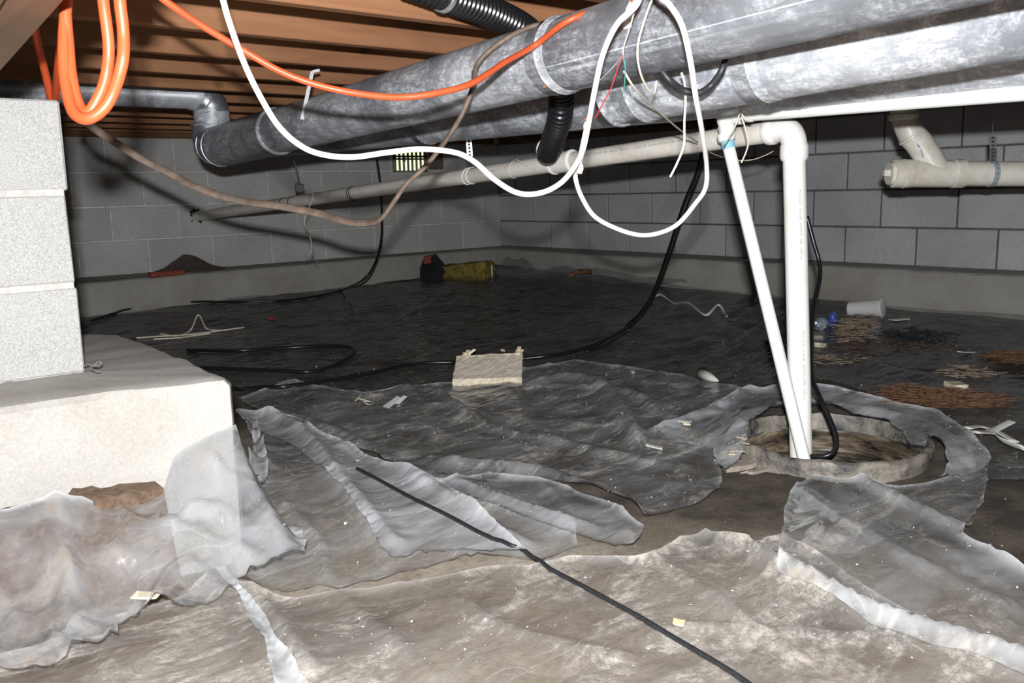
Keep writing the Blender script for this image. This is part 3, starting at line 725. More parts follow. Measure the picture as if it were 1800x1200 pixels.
# lettering runs along the side that faces the camera
for px in (1015, 1120):
    pass
def text_line(txt, pxa, ang, size):
    p = on_pvc(pxa); on_tube_text(txt, p, -pvd*-1 if False else -pvd*-1, R2, ang, size, pv, 'pipe_print')
vd = unit(CAM-on_pvc(1100)); w_ = np.cross(np.array([0, 0, 1.])-pvd*(pvd[2]), -pvd)
tdir = unit(Bpv-Apv)
u_ = unit(np.array([0, 0, 1.])-tdir*tdir[2]); ww = np.cross(u_, tdir); ang0 = math.atan2(vd@ww, vd@u_)
sgn = -1 if ang0 > 0 else 1
for px, tx in ((1018, 'PVC-1120  SCH 40   ASTM D-1785   NSF-pw   280 PSI'), (1128, 'PVC-1120  SCH 40  ASTM D-1785  NSF-pw')):
    on_tube_text(tx, on_pvc(px), tdir, R2, ang0-sgn*-.30, .011, pv, 'pipe_print', flip=sgn)
for px, tx in ((700, 'PVC-1120  SCH 40   ASTM D-1785  NSF-pw'), (850, 'PVC-1120  SCH 40  NSF-pw')):
    on_tube_text(tx, on_pvc(px), tdir, R2, ang0-sgn*-.1, .010, pv, 'pipe_print', flip=sgn)
vd2 = unit(CAM-pb); a2_ = math.atan2(vd2@np.cross(np.array([-1., 0, 0]), (0, 0, -1)), vd2@np.array([-1., 0, 0]))
for z0 in (.78, .40): on_tube_text('PVC-1120   SCH 40   ASTM D-1785   NSF-pw', elc[-1]+(pb-elc[-1])*((elc[-1][2]-z0)/(elc[-1][2]-pb[2])), pb-elc[-1], R2, a2_+.35, .010, pv, 'pipe_print')
# hole stain where it meets the wall
mb = MB()
for k in range(22):
    a_ = random.uniform(0, 6.28); r_ = random.uniform(.03, .047); s_ = random.uniform(.008, .016)
    mb.add(*box((Apv[0]+r_*math.cos(a_), -.004, Apv[2]+r_*math.sin(a_)), (s_, .012, s_), Matrix.Rotation(a_, 3, 'Y'), 0, .003))
o = mb.build('hole_rim', M_tar, pv, False)
# thin loop hanger and ties round the pipe
def loop_on(px, r=.0022, R=R2+.002, mat=M_white, parent=None, name='tie', tilt=.25):
    p = on_pvc(px) if px < 1400 else None; pts = []
    u = u_; w = ww
    for j in range(17): a_ = j/16*2*math.pi; pts.append(p+R*(math.cos(a_)*u+math.sin(a_)*w)+pvd*tilt*R*math.cos(a_))
    return tube(pts, r, 6)
for a_, b_ in ((823, .25), (830, .1)): V, Fc = loop_on(a_, tilt=b_); mk('tie_loop', V, Fc, M_white, h1)
tg = thing('tie_wire', on_pvc(918), 'thin wire looped round the cream pipe beside the hose joint', 'wire')
V, Fc = loop_on(905, .0012); mk('loop', V, Fc, M_cream, tg); D_ = proj(on_pvc(930))[2]; mb = MB(); mb.add(*tube(catmull([atd(907, 280, D_-.05), atd(930, 292, D_-.06), atd(955, 288, D_-.06), atd(972, 270, D_-.06)], 5), .0012, 6)); mb.build('loop', M_cream, tg)

# slim white pipe from the pit, then up and across
sp_ = thing('small_white_pipe', (-2.5, -4.45, 0), 'slim white PVC pipe leaning in the pit and turning along under the ducts', 'pipe')
R1 = .0165
sb = np.array([-2.50, -4.43, -.10]); st = atd(1272, 222, 2.42); c0_ = atd(1273, 205, 2.41); sr = atd(1800, 163, 1.86); srr = c0_+(sr-c0_)*1.4
sb = atd(1410, 792, 2.37)+(atd(1410, 792, 2.37)-st)*.10
mb = MB(); mb.add(*tube([st, sb], R1, 24)); mb.build('leaning_pipe', M_pvcW, sp_)
mb = MB(); mb.add(*tube([c0_+unit(sr-c0_)*.02, srr], R1+.001, 24)); mb.build('level_pipe', M_pvcW, sp_)
sd = unit(sb-st); rd = unit(sr-c0_)
mb = MB(); mb.add(*tube(catmull([c0_+rd*.055, c0_+rd*.02, c0_+rd*.0+sd*.004, c0_+sd*.03, st+sd*.035], 6), R1+.0045, 24)); mb.add(*ring(c0_+rd*.05, rd, R1+.003, .0045, 24, .012)); mb.add(*ring(st+sd*.03, sd, R1+.003, .0045, 24, .012)); mb.build('elbow', M_pvcW, sp_)
V, Fc = ring(c0_+rd*.064, rd, R1+.0005, .002, 24, .004); mk('blue_primer', V, Fc, M_blue, sp_); V, Fc = ring(st+sd*.052, sd, R1, .0012, 24, .012); mk('blue_primer', V, Fc, M_blue, sp_)

# drain with wye
dr = thing('drain_pipe', atd(1690, 330, 3.2), 'thick stained cream drain pipe with a slanting branch and cleanout plug', 'pipe')
RD = .0445; DD = 3.2
g = lambda x, y, D=DD: atd(x, y, D)
a, b_, e_ = g(1597, 305), g(1672, 305), g(1960, 306)
axd = unit(e_-a)
mb = MB(); mb.add(*tube([b_, e_], RD, 32)); mb.build('level_pipe', M_pvcD, dr)
mb = MB(); mb.add(*tube([a, g(1680, 305)], RD+.004, 32)); mb.add(*tube(catmull([g(1650, 306), g(1640, 290), g(1618, 255), g(1600, 235)], 5), RD+.003, 32)); mb.build('wye_body', M_pvcD, dr)
mb = MB(); mb.add(*tube([g(1674, 305), g(1675, 305), g(1692, 305), g(1693, 305)], [RD+.003, RD+.007, RD+.007, RD], 32)); mb.build('hub', M_pvcD, dr)
mb = MB(); mb.add(*tube([g(1568, 305), g(1570, 305), g(1598, 305), g(1600, 305)], [RD, RD+.006, RD+.006, RD+.002], 32)); mb.add(*ring(g(1588, 305), axd, RD+.006, .002, 32, .002)); mb.build('cleanout_hub', M_pvcD, dr)
mb = MB(); mb.add(*tube([g(1562, 305), g(1569, 305)], RD-.004, 12)); mb.add(*box(g(1558, 304), (.022, .030, .024), Matrix.Rotation(-.75, 3, 'Z'), .003)); mb.build('cleanout_plug', M_pvcD, dr)
mb = MB(); mb.add(*tube(catmull([g(1606, 246), g(1597, 226), g(1592, 212), g(1589, 196)], 5), RD+.001, 32)); mb.add(*ring(g(1603, 240), unit(g(1600, 235)-g(1610, 250)), RD+.002, .003, 32, .006)); mb.build('bend', M_pvcD, dr)
mb = MB(); mb.add(*ring(g(1588, 206), (0, 0, 1), RD+.002, .005, 32, .011)); mb.build('bend_hub', M_pvcC, dr)
mb = MB(); rt0 = g(1587, 200); mb.add(*tube([rt0, np.array([rt0[0], rt0[1], 1.42])], RD-.001, 32)); mb.build('riser', M_pvcD, dr)
pu = unit(CAM-g(1618, 255)); cc = g(1616, 251)+pu*(RD+.0035)
V = []; 
for j in range(12): a_ = j/12*2*math.pi; V.append(cc+math.cos(a_)*.008*np.array(rt)+math.sin(a_)*.017*np.array(up)-pu*(.003*abs(math.cos(a_))))
V += [p-pu*.006 for p in V]; Fc = [tuple(range(12))]+[(j, (j+1) % 12, 12+(j+1) % 12, 12+j) for j in range(12)]
mk('purple_mark', V, Fc, M_purple, dr, False)
V, Fc = tube([g(1619, 262)+pu*(RD+.003), g(1622, 276)+pu*(RD+.002)], .0015, 5); mk('ink_line', V, Fc, M_purple, dr)
hg = thing('pipe_strap', g(1745, 300), 'grey perforated strap looped round the thick drain pipe', 'strap')
mb = MB(); cst = g(1742, 305); mb.add(*tube([cst-axd*.010, cst-axd*.0098, cst+axd*.0098, cst+axd*.010], [RD, RD+.003, RD+.003, RD], 32)); mb.build('band', simple('strap_grey', (.36, .40, .44), .6), hg)
mb = MB()
for k in range(7):
    a_ = -1.2+k*.4; vdx = unit(CAM-cst); n0 = unit(vdx-axd*(vdx@axd)); n1 = np.cross(axd, n0); q = cst+(RD+.003)*(math.cos(a_)*n0+math.sin(a_)*n1); mb.add(*tube([q, q+unit(q-cst)*.0008], .003, 8))
mb.build('hole', M_strap, hg)
strap([g(1745, 288, 3.17), g(1746, 262, 3.19), g(1745, 240, 3.2)], .024, parent=hg, name='hanging_end'); V, Fc = tube([g(1745, 242), g(1744, 150), np.array([g(1744, 150)[0], g(1744, 150)[1], 1.24])], .0012, 6); mk('hanger_wire', V, Fc, M_grey, hg)

# ---------------------------------------------------------------- sump basin
bs = thing('sump_basin', (BC[0], BC[1], -.34), 'dirty round plastic sump basin sunk in the ground with a ragged rim', 'sump')
seg = 72; prof = [(BR, -.34), (BR, BZ-.03), (BR+.008, BZ-.028), (BR+.010, BZ-.006), (BR+.006, BZ), (BR-.006, BZ), (BR-.010, BZ-.012), (BR-.011, BZ-.05)]
z = BZ-.03; pin = []
V = []; Fc = []
for k in range(seg):
    a_ = 2*math.pi*k/seg; cs, sn = math.cos(a_), math.sin(a_)
    jg = .008*noise.noise(Vector((cs*3, sn*3, 1)))+.006*max(0, noise.noise(Vector((cs*11, sn*11, 9))))
    for r_, z_ in prof: V.append((BC[0]+r_*cs, BC[1]+r_*sn, z_+(jg if z_ > 0 else 0)))
np_ = len(prof)
for k in range(seg):
    for j in range(np_-1): k2 = (k+1) % seg; Fc.append((k*np_+j, k2*np_+j, k2*np_+j+1, k*np_+j+1))
mk('rim', V, Fc, M_basin, bs, True, 1.)
prof = [(BR-.011, BZ-.05), (BR-.012, BZ-.055)]; z = BZ-.055
while z > -.34: prof += [(BR-.016, z-.006), (BR-.030, z-.010), (BR-.030, z-.030), (BR-.016, z-.034), (BR-.014, z-.056)]; z -= .056
V = []; Fc = []; np_ = len(prof)
for k in range(seg):
    a_ = 2*math.pi*k/seg
    for r_, z_ in prof: V.append((BC[0]+r_*math.cos(a_), BC[1]+r_*math.sin(a_), z_))
for k in range(seg):
    for j in range(np_-1): k2 = (k+1) % seg; Fc.append((k*np_+j, k*np_+j+1, k2*np_+j+1, k2*np_+j))
mk('ribbed_liner', V, Fc, M_basinI, bs, True, .8)
V = [(BC[0]+(BR-.012)*math.cos(2*math.pi*k/48), BC[1]+(BR-.012)*math.sin(2*math.pi*k/48), -.14) for k in range(48)]
mk('water', V, [tuple(range(48))], M_water, bs, False)
V = [(BC[0]+(BR)*math.cos(2*math.pi*k/48), BC[1]+(BR)*math.sin(2*math.pi*k/48), -.34) for k in range(48)]
mk('basin_bottom', V, [tuple(range(48))], M_basinI, bs, False)

# ---------------------------------------------------------------- plastic sheets
circ = lambda a0, a1, r, n: None
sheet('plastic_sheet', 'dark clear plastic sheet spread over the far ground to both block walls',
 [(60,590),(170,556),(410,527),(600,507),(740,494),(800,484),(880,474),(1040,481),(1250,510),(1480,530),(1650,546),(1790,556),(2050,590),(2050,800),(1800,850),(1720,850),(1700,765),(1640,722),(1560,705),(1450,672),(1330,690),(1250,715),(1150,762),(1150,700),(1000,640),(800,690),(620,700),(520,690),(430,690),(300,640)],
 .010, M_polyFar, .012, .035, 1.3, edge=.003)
sheet('plastic_sheet', 'dusty plastic sheet ridged up in the middle ground behind the pale patch',
 [(418,700),(520,672),(640,690),(800,672),(930,650),(1010,632),(1160,655),(1290,680),(1330,690),(1285,760),(1262,800),(1268,835),(1262,862),(1235,886),(1180,905),(1132,918),(1100,880),(990,855),(860,850),(800,850),(760,850),(660,800),(560,760),(470,730)],
 .016, M_polyMid, .018, .02, 2.7)
sheet('plastic_sheet', 'tan stained plastic sheet lying under the milky flap, wavy front edge',
 [(430,740),(560,770),(640,810),(800,850),(900,880),(1010,915),(1018,962),(940,990),(840,978),(705,1005),(660,1020),(590,1036),(560,1034),(500,1044),(420,1025),(405,960),(440,880),(450,800)],
 .012, M_polyBrown, .009, .016, 3.4)
sheet('plastic_sheet', 'long plastic sheet tongue with a rolled end beside bare earth',
 [(770,848),(860,832),(990,855),(1095,898),(1132,930),(1124,954),(1080,962),(1060,955),(960,925),(880,895),(800,868)],
 .026, M_polyClear, .012, .013, 4.2)
sheet('plastic_sheet', 'milky plastic flap folded over with black cable lying across it',
 [(415,722),(520,736),(600,775),(640,800),(775,850),(850,905),(925,972),(830,968),(735,968),(694,982),(668,966),(640,915),(610,868),(560,820),(500,775),(440,755)],
 .028, M_polyMilk, .009, .013, 5.1)
sheet('plastic_sheet', 'broad dust-covered plastic sheet filling the nearest ground',
 [(-60,1330),(-60,1170),(100,1130),(230,1080),(330,1050),(384,1010),(400,1008),(430,1036),(520,1056),(600,1040),(700,1030),(850,1003),(930,1000),(1000,985),(1080,985),(1150,975),(1195,945),(1240,935),(1280,945),(1312,955),(1345,948),(1376,945),(1450,985),(1560,1060),(1700,1120),(1850,1190),(1900,1330)],
 .012, M_polyDust, .008, .017, 6.6)
sheet('plastic_sheet', 'clear plastic sheet in front of the sump basin with brown earth below',
 [(1424,838),(1500,848),(1560,855),(1580,857),(1645,850),(1700,834),(1732,812),(1738,850),(1725,890),(1692,942),(1750,975),(1830,1020),(1980,1100),(1980,1300),(1850,1215),(1700,1150),(1545,1110),(1450,1050),(1368,1012),(1374,960),(1378,905),(1388,868)],
 .018, M_polyBrown, .010, .016, 7.2, bb=0.)
sheet('plastic_sheet', 'torn plastic sheet draped round the back rim of the sump basin',
 [(1150,762),(1250,715),(1320,684),(1400,672),(1470,680),(1560,706),(1650,722),(1705,762),(1740,803),(1732,822),(1690,838),(1652,842),(1668,815),(1662,790),(1640,768),(1622,786),(1600,782),(1588,760),(1560,742),(1500,730),(1440,716),(1370,718),(1322,742),(1312,775),(1300,810),(1275,832),(1262,822),(1255,790)],
 .016, M_polyMilk, .012, .014, 8.5)
def rumple(x, y):
    q = .8*noise.noise(Vector((x*4, y*4, 9)))
    return .040*max(0, 1-abs(noise.noise(Vector((x*4.5+q, y*5.5, 3.3))))*3.4)**1.4+.022*max(0, 1-abs(noise.noise(Vector((x*9, y*11+q, 8.3))))*3.4)**1.3+.02*max(0, noise.noise(Vector((x*3, y*3, 7))))
YF = -3.872
LE = [at(x, y, Y=YF) for x, y in ((-80, 898), (0, 890), (60, 876), (145, 866), (196, 884), (284, 864), (296, 830), (305, 800), (350, 775), (414, 742))]
LX = [p[0] for p in LE]; LZ = [max(.03, p[2]-.012) for p in LE]
def pilez(x, y):
    z = np.interp(x, LX, LZ)-gz(x, y)-.034; d = min(1, max(0, 1-abs(y-YF)/.24))
    if x > LX[-1]: d *= max(0, 1-(x-LX[-1])/.10)
    return rumple(x, y)*(1-d**4)+z*d**1.35
sheet('plastic_sheet', 'crumpled glossy plastic sheet heaped against the concrete pad',
 [('w', p[0], YF) for p in LE]+[('w', LX[-1]+.02, YF+.02), (448,758),(470,800),(466,850),(452,888),(478,912),(505,932),(532,936),(537,975),(500,990),(440,1004),(418,1024),(397,1037),(310,1072),(230,1095),(212,1108),(208,1120),(130,1158),(60,1172),(-80,1195)],
 .030, M_polyPile, .020, .011, 9.9, extra=pilez, usefold=.55)
V = []; Fc = []
xl, xm, xr = -4.62, LX[3]-.01, LX[5]+.004
for i in range(31):
    x = xl+(xr-xl)*i/30; bmp = math.sin(math.pi*min(1, max(0, (x-xm)/(xr+.03-xm))))**.5 if x > xm else 0.
    zt = np.interp(x, LX, LZ)-.015+.045*bmp+.005*noise.noise(Vector((x*60, 0, 0))); g0 = gz(x, -3.9)
    for j in range(7): V.append((x, -3.80-j*.024+.004*noise.noise(Vector((x*40, j, 2))), zt-(zt-g0)*(max(0, j-3)/3)**1.0-.002*j+.004*noise.noise(Vector((x*50, j*2, 5)))))
for i in range(30):
    for j in range(6): Fc.append((i*7+j, (i+1)*7+j, (i+1)*7+j+1, i*7+j+1))
tag(mk('dirt_bank', V, Fc, M_dirt), 'reddish brown bank of dirt showing between the concrete pad and the crumpled sheet', 'dirt')
sheet('plastic_sheet', 'narrow folded plastic strip in front of the pile, pointing at the pad',
 [(380,1010),(398,1006),(420,1030),(450,1070),(480,1115),(520,1170),(545,1220),(490,1225),(470,1150),(440,1085),(410,1040)],
 .022, M_polyMilk, .006, .012, 11.1)
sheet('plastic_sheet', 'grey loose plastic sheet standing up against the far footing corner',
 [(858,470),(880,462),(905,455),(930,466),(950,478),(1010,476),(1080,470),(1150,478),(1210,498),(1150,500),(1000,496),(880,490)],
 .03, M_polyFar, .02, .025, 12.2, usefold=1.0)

# ---------------------------------------------------------------- cables and wires in the air
def cable(name, label, pts, r, mat, cat='cable', n=8, flat=1., seg=8, up0=None):
    P = [atd(*p) if len(p) == 3 else np.array(p[:3]) for p in pts]
    V, Fc = tube(catmull(P, n), r, seg, True, flat, up0); o = mk(name, V, Fc, mat); return tag(o, label, cat)
cord = thing('extension_cord', atd(157, 200, 1.12), 'orange extension cord looped over the wooden beam and drooping across the front duct', 'cord')
def cpart(name, pts, r, mat, parent, n=8, seg=10):
    V, Fc = tube(catmull([atd(*p) for p in pts], n), r, seg); return mk(name, V, Fc, mat, parent)
cpart('loop', [(178, -40, 1.1), (182, 5, 1.1), (191, 80, 1.11), (187, 130, 1.12), (176, 165, 1.12), (155, 197, 1.12), (137, 180, 1.13), (125, 130, 1.14), (120, 75, 1.15), (116, 30, 1.15), (113, -30, 1.15)], .0072, M_orange, cord)
cpart('loop', [(208, -40, 1.08), (211, 5, 1.08), (217, 60, 1.09), (215, 110, 1.09), (198, 165, 1.1), (178, 195, 1.1), (151, 209, 1.1), (128, 195, 1.11), (116, 150, 1.13), (112, 100, 1.14), (114, 40, 1.15), (120, -30, 1.15)], .0075, M_orange, cord)
cpart('loop', [(60, 40, 1.82), (66, 76, 1.86), (80, 130, 1.94), (89, 172, 2.0), (93, 181, 2.03), (97, 172, 2.0), (103, 110, 1.86), (111, 35, 1.7), (118, -20, 1.6)], .0085, M_orange, cord)
for k_ in range(4):
    cpart('loop', [(100+4*k_, -20, 1.14), (108, -70-10*k_, 1.14), (140, -108-9*k_, 1.13), (185, -112-9*k_, 1.12), (222+5*k_, -80-6*k_, 1.1), (232+6*k_, -42-3*k_, 1.1), (210+9*k_, -20, 1.08)], .0074, M_orange, cord)
cpart('long_run', [(255, -28, 1.40), (290, 1, 1.42), (350, 42, 1.46), (420, 84, 1.50), (490, 124, 1.53), (550, 147, 1.55), (620, 163, 1.57), (700, 171, 1.60), (770, 163, 1.62), (830, 146, 1.66), (890, 108, 1.74), (940, 80, 1.80), (985, 45, 1.74), (1020, 27, 1.73), (1052, 18, 1.76), (1075, 10, 1.85)], .0060, M_orange, cord)
cable('white_cable', 'white cable swooping low from the joists and up over the front duct', [(380, -50, 1.30), (392, 0, 1.32), (405, 45, 1.34), (428, 108, 1.37), (455, 165, 1.40), (490, 222, 1.43), (530, 257, 1.45), (570, 272, 1.47), (620, 276, 1.48), (680, 268, 1.5), (740, 262, 1.52), (800, 268, 1.54), (835, 285, 1.55), (870, 316, 1.56), (910, 339, 1.57), (950, 339, 1.58), (985, 322, 1.59), (1010, 293, 1.6), (1025, 262, 1.6), (1035, 215, 1.58), (1045, 160, 1.53), (1060, 95, 1.48), (1085, 42, 1.44), (1118, 10, 1.42), (1128, -20, 1.42)], .0048, M_white, seg=10)
cable('white_cable', 'white cable hanging in one big open loop beside the slim leaning pipe', [(1138, -30, 1.36), (1160, -6, 1.36), (1178, 10, 1.36), (1200, 48, 1.37), (1215, 115, 1.40), (1222, 165, 1.45), (1233, 225, 1.56), (1242, 290, 1.72), (1240, 330, 1.76), (1222, 358, 1.79), (1192, 393, 1.82), (1160, 409, 1.84), (1125, 413, 1.84), (1085, 402, 1.82), (1045, 380, 1.78), (1022, 345, 1.74), (1012, 315, 1.70), (1013, 300, 1.68), (1018, 290, 1.66), (1023, 262, 1.63), (1031, 225, 1.60), (1036, 205, 1.59)], .0046, M_white, seg=10)
tg2 = thing('cable_tie', atd(1018, 300, 1.65), 'white tape and tie ends binding the two white cables together', 'tie')
for px, py, r_ in ((1032, 222, .0075), (1019, 297, .0075)):
    p, q = atd(px+1, py-8, 1.60 if py < 250 else 1.66), atd(px-1, py+8, 1.60 if py < 250 else 1.66); V, Fc = tube([p, (p+q)/2, q], [r_*.8, r_, r_*.7], 10); mk('tape_wrap', V, Fc, M_cream, tg2)
V, Fc = tube(catmull([atd(1019, 292, 1.655), atd(1026, 270, 1.64), atd(1028, 235, 1.60)], 5), .0014, 6); mk('thin_lead', V, Fc, M_white, tg2)
V, Fc = ring(atd(1034, 210, 1.59), unit(atd(1034, 205, 1.59)-atd(1034, 215, 1.59)), .0052, .002, 12, .003); mk('band', V, Fc, M_rust, tg2)
cable('brown_cable', 'flat dusty brown cable sagging low before the left wall and rising over the front duct',
 [(120, 190, 2.0), (160, 222, 2.1), (205, 252, 2.15), (250, 280, 2.2), (300, 305, 2.22), (330, 322, 2.22), (380, 342, 2.22), (430, 354, 2.22), (490, 362, 2.2), (560, 375, 2.18), (600, 387, 2.15), (640, 392, 2.12), (668, 385, 2.08), (690, 358, 2.05), (715, 322, 2.02), (745, 295, 2.0), (770, 265, 1.98), (795, 230, 1.92), (815, 195, 1.88), (832, 150, 1.90), (837, 118, 1.93), (860, 90, 1.92), (900, 62, 1.90), (940, 45, 1.86), (968, 44, 1.88)], .0112, M_brown, n=6, flat=.5, seg=10, up0=(0, 0, 1))
cable('black_power_cord', 'short black cord sagging between the front and middle ducts', [(1160, 120, 1.66), (1178, 142, 1.66), (1200, 158, 1.68), (1228, 163, 1.68), (1250, 150, 1.68), (1268, 125, 1.66), (1275, 105, 1.66)], .0068, M_blackd)
cable('control_wire', 'beige wire hooked under the front duct next to its steel strap', [(1150, -10, 1.50), (1140, 15, 1.50), (1130, 45, 1.50), (1122, 75, 1.50), (1121, 105, 1.51), (1128, 135, 1.55), (1140, 158, 1.6), (1147, 165, 1.63), (1151, 160, 1.64), (1154, 142, 1.65)], .0020, M_cream, 'wire')
cable('control_wire', 'long beige wire slanting from the front duct down to the cream pipe', [(1097, 125, 1.58), (1112, 150, 1.62), (1130, 170, 1.7), (1160, 198, 1.9), (1195, 228, 2.2), (1226, 250, 2.5)], .0022, M_cream, 'wire')
cable('control_wire', 'bare white wire end bent and pointing down under the cream pipe', [(1198, 128, 1.68), (1203, 145, 1.70), (1205, 175, 1.72), (1203, 215, 1.74), (1202, 255, 1.76), (1190, 287, 1.77), (1178, 311, 1.78)], .0022, M_white, 'wire')
cable('twisted_wire', 'pale thin wire hanging down the front duct and splitting at its end', [(1120, -10, 1.45), (1115, 20, 1.46), (1105, 55, 1.48), (1097, 80, 1.5), (1095, 97, 1.5)], .0012, M_cream, 'wire')
cable('red_wire', 'thin red wire fanning down from the split end of the pale wire', [(1095, 97, 1.5), (1085, 122, 1.51), (1074, 155, 1.53), (1058, 185, 1.56), (1047, 207, 1.58)], .0011, M_red, 'wire')
cable('green_wire', 'thin green wire dangling straight from the split end of the pale wire', [(1095, 97, 1.5), (1099, 120, 1.51), (1098, 145, 1.53), (1095, 165, 1.55)], .0009, M_green, 'wire')
cable('grey_wire', 'thin grey wire running from the split end of the pale wire to the white cable', [(1095, 97, 1.5), (1086, 108, 1.51), (1070, 126, 1.52), (1052, 143, 1.54)], .0010, M_grey, 'wire')
tw = thing('twine_tie', atd(1303, 200, 2.2), 'pale twine tied in a bow around the slim white pipe near its elbow', 'twine')
for pts in ([(1270, 120, 1.95), (1276, 140, 2.0), (1285, 158, 2.1), (1292, 182, 2.18), (1300, 198, 2.2)], [(1298, 196, 2.2), (1286, 175, 2.2), (1287, 162, 2.2), (1298, 158, 2.2), (1307, 168, 2.2), (1306, 188, 2.2), (1300, 200, 2.2)],
            [(1300, 200, 2.2), (1295, 215, 2.2), (1285, 235, 2.22), (1273, 255, 2.26)], [(1303, 205, 2.2), (1310, 225, 2.2), (1315, 250, 2.2), (1311, 268, 2.2), (1303, 286, 2.2)], [(1322, 212, 2.2), (1310, 208, 2.2), (1300, 196, 2.2), (1291, 190, 2.2)]):
    cpart('strand', pts, .0020, M_twine, tw, 6, 6)
for k in range(3):
    cc_ = c0_+rd*(.075+.006*k); V, Fc = ring(cc_, rd+np.array([0, .1*k-.1, 0]), R1+.001, .0025, 20, .002); mk('coil', V, Fc, M_twine, tw)
cable('loose_wire', 'curved pale wire poking out behind the slim pipe below the cream elbow', [(1232, 252, 2.66), (1240, 262, 2.66), (1258, 272, 2.75), (1290, 281, 2.9), (1320, 281, 2.9), (1345, 273, 2.9), (1360, 265, 2.9)], .0016, M_cream, 'wire')
# hanging wires by the back pipe
wq = thing('hanging_wire', on_pvc(548), 'twisted wire ends dangling from the back pipe above the left footing', 'wire')
Dq = proj(on_pvc(548))[2]-.06
for pts in ([(545, 330, Dq), (550, 345, Dq-.02), (542, 368, Dq-.02), (535, 385, Dq-.02), (538, 400, Dq-.02), (546, 420, Dq-.02), (548, 438, Dq-.02), (542, 450, Dq-.02)], [(548, 436, Dq-.02), (552, 450, Dq-.02), (558, 462, Dq-.02)], [(547, 440, Dq-.02), (540, 455, Dq-.02), (536, 448, Dq-.02)]):
    cpart('strand', pts, .0022, M_grey if pts[0][1] > 400 else M_cream, wq, 5, 6)
cable('hanger_wire', 'thin dark wire dropping from the duct to the clamp on the back pipe', [(516, 281, 4.4), (522, 300, 4.5), (527, 325, 4.6)], .003, M_grey, 'wire')
V, Fc = box(atd(526, 330, 4.62), (.045, .02, .045), Matrix.Rotation(.3, 3, 'Y'), .004); tag(mk('pipe_clamp', V, Fc, M_strap, None, False), 'small pale metal clamp on top of the back pipe by the left wall', 'clamp')
# long black cables that reach the ground
def mixed(name, label, air, ground, r, mat=M_black, lift=None, n=8):
    P = [atd(*p) for p in air]; G = []
    if ground:
        for q in catmull([(x, y, 0) for x, y in ground], 7): G.append(hit(q[0], q[1], (lift if lift is not None else r*.9)))
        H_ = [g_[2] for g_ in G]
        for i in range(len(G)): G[i][2] = max(H_[max(0, i-2):i+3])
        G0 = [g_.copy() for g_ in G]
        for i in range(len(G)): m_ = min(3, i, len(G)-1-i); G[i] = sum(G0[i-m_:i+m_+1])/(2*m_+1)
    Q = (catmull(P+[G[0]] if G else P, n) if len(P) > 1 else P)+[g_ for g_ in G]
    V, Fc = tube(Q, r, 8); return tag(mk(name, V, Fc, mat), label, 'cable')
mixed('black_cable', 'black cable dropping from behind the ducts and curving across to the broken board', [(1250, 200, 4.9), (1226, 298, 4.9), (1205, 350, 4.9), (1188, 400, 4.85), (1172, 450, 4.8), (1150, 510, 4.7), (1130, 545, 4.55)], [(1098, 580), (1060, 605), (1010, 622), (960, 630), (915, 634)], .0085)
mixed('black_cable', 'second black cable running close beside the curving one at the far right', [(1256, 200, 4.95), (1232, 298, 4.95), (1212, 350, 4.95), (1194, 400, 4.9), (1177, 452, 4.85), (1154, 512, 4.75), (1134, 548, 4.6)], [(1102, 584), (1066, 610), (1030, 621)], .006)
mixed('black_cable', 'black cable running from under the broken board back behind the concrete pad', [], [(800, 640), (740, 641), (690, 651), (640, 662), (560, 676), (480, 686), (400, 690), (360, 690)], .008)
mixed('black_cable', 'black cable bent in a hairpin on the sheet behind the concrete pad', [], [(330, 618), (400, 620), (470, 617), (540, 612), (600, 611), (624, 617), (618, 630), (590, 645), (560, 655), (530, 657), (460, 654), (390, 651), (350, 650)], .008)
mixed('black_cable', 'thin black cable falling before the left wall and trailing along its footing', [(662, 278, 5.25), (668, 320, 5.25), (671, 370, 5.25), (670, 420, 5.2), (660, 460, 5.15), (640, 490, 5.05)], [(600, 512), (550, 524), (490, 531), (420, 533), (350, 533), (290, 538), (230, 546), (190, 556), (160, 566)], .0065)
mixed('black_cable', 'thick black cable lying across the nearest sheets from the milky flap', [], [(628, 826), (660, 843), (720, 876), (780, 905), (840, 938), (900, 968), (950, 996), (1010, 1026), (1070, 1058), (1130, 1092), (1190, 1128), (1250, 1163), (1300, 1195), (1340, 1225)], .0048, M_blackd)
mixed('pump_cord', 'black pump cord kinked behind the cream standpipe and dipping into the pit', [(1418, 380, 2.9), (1430, 425, 2.9), (1440, 460, 2.9), (1441, 490, 2.88), (1433, 525, 2.85), (1428, 560, 2.8), (1426, 610, 2.7), (1427, 660, 2.6), (1442, 700, 2.5), (1458, 735, 2.46), (1470, 768, 2.42), (1468, 790, 2.40), (1452, 801, 2.40), (1425, 802, 2.42)], [], .0072)
# pale wires behind the pad
for pts, lb in (([(240, 596), (280, 593), (330, 590), (380, 584), (430, 577)], 'straightest of the pale wires lying behind the concrete pad'), ([(280, 588), (310, 592), (335, 582), (350, 565), (362, 578), (378, 582), (400, 582)], 'pale wire rising in a peak behind the concrete pad'), ([(270, 598), (310, 596), (340, 592), (370, 588)], 'shortest pale wire lying behind the concrete pad')):
    P = [hit(x, y, .006) for x, y in pts]
    if 'peak' in lb:
        for i in (3,): P[i] = P[1]*.4+P[5]*.6+np.array([0, 0, .09])
    V, Fc = tube(catmull(P, 6), .0045, 6); tag(mk('pale_wire', V, Fc, M_cream), lb, 'wire')
P = [hit(x, y, .003) for x, y in ((643, 686), (650, 693), (657, 703), (655, 711), (645, 714), (632, 708), (624, 706), (636, 697), (630, 706), (648, 706), (652, 710), (640, 712))]
P = [p+np.array([0, 0, .006*(i % 3)]) for i, p in enumerate(P)]
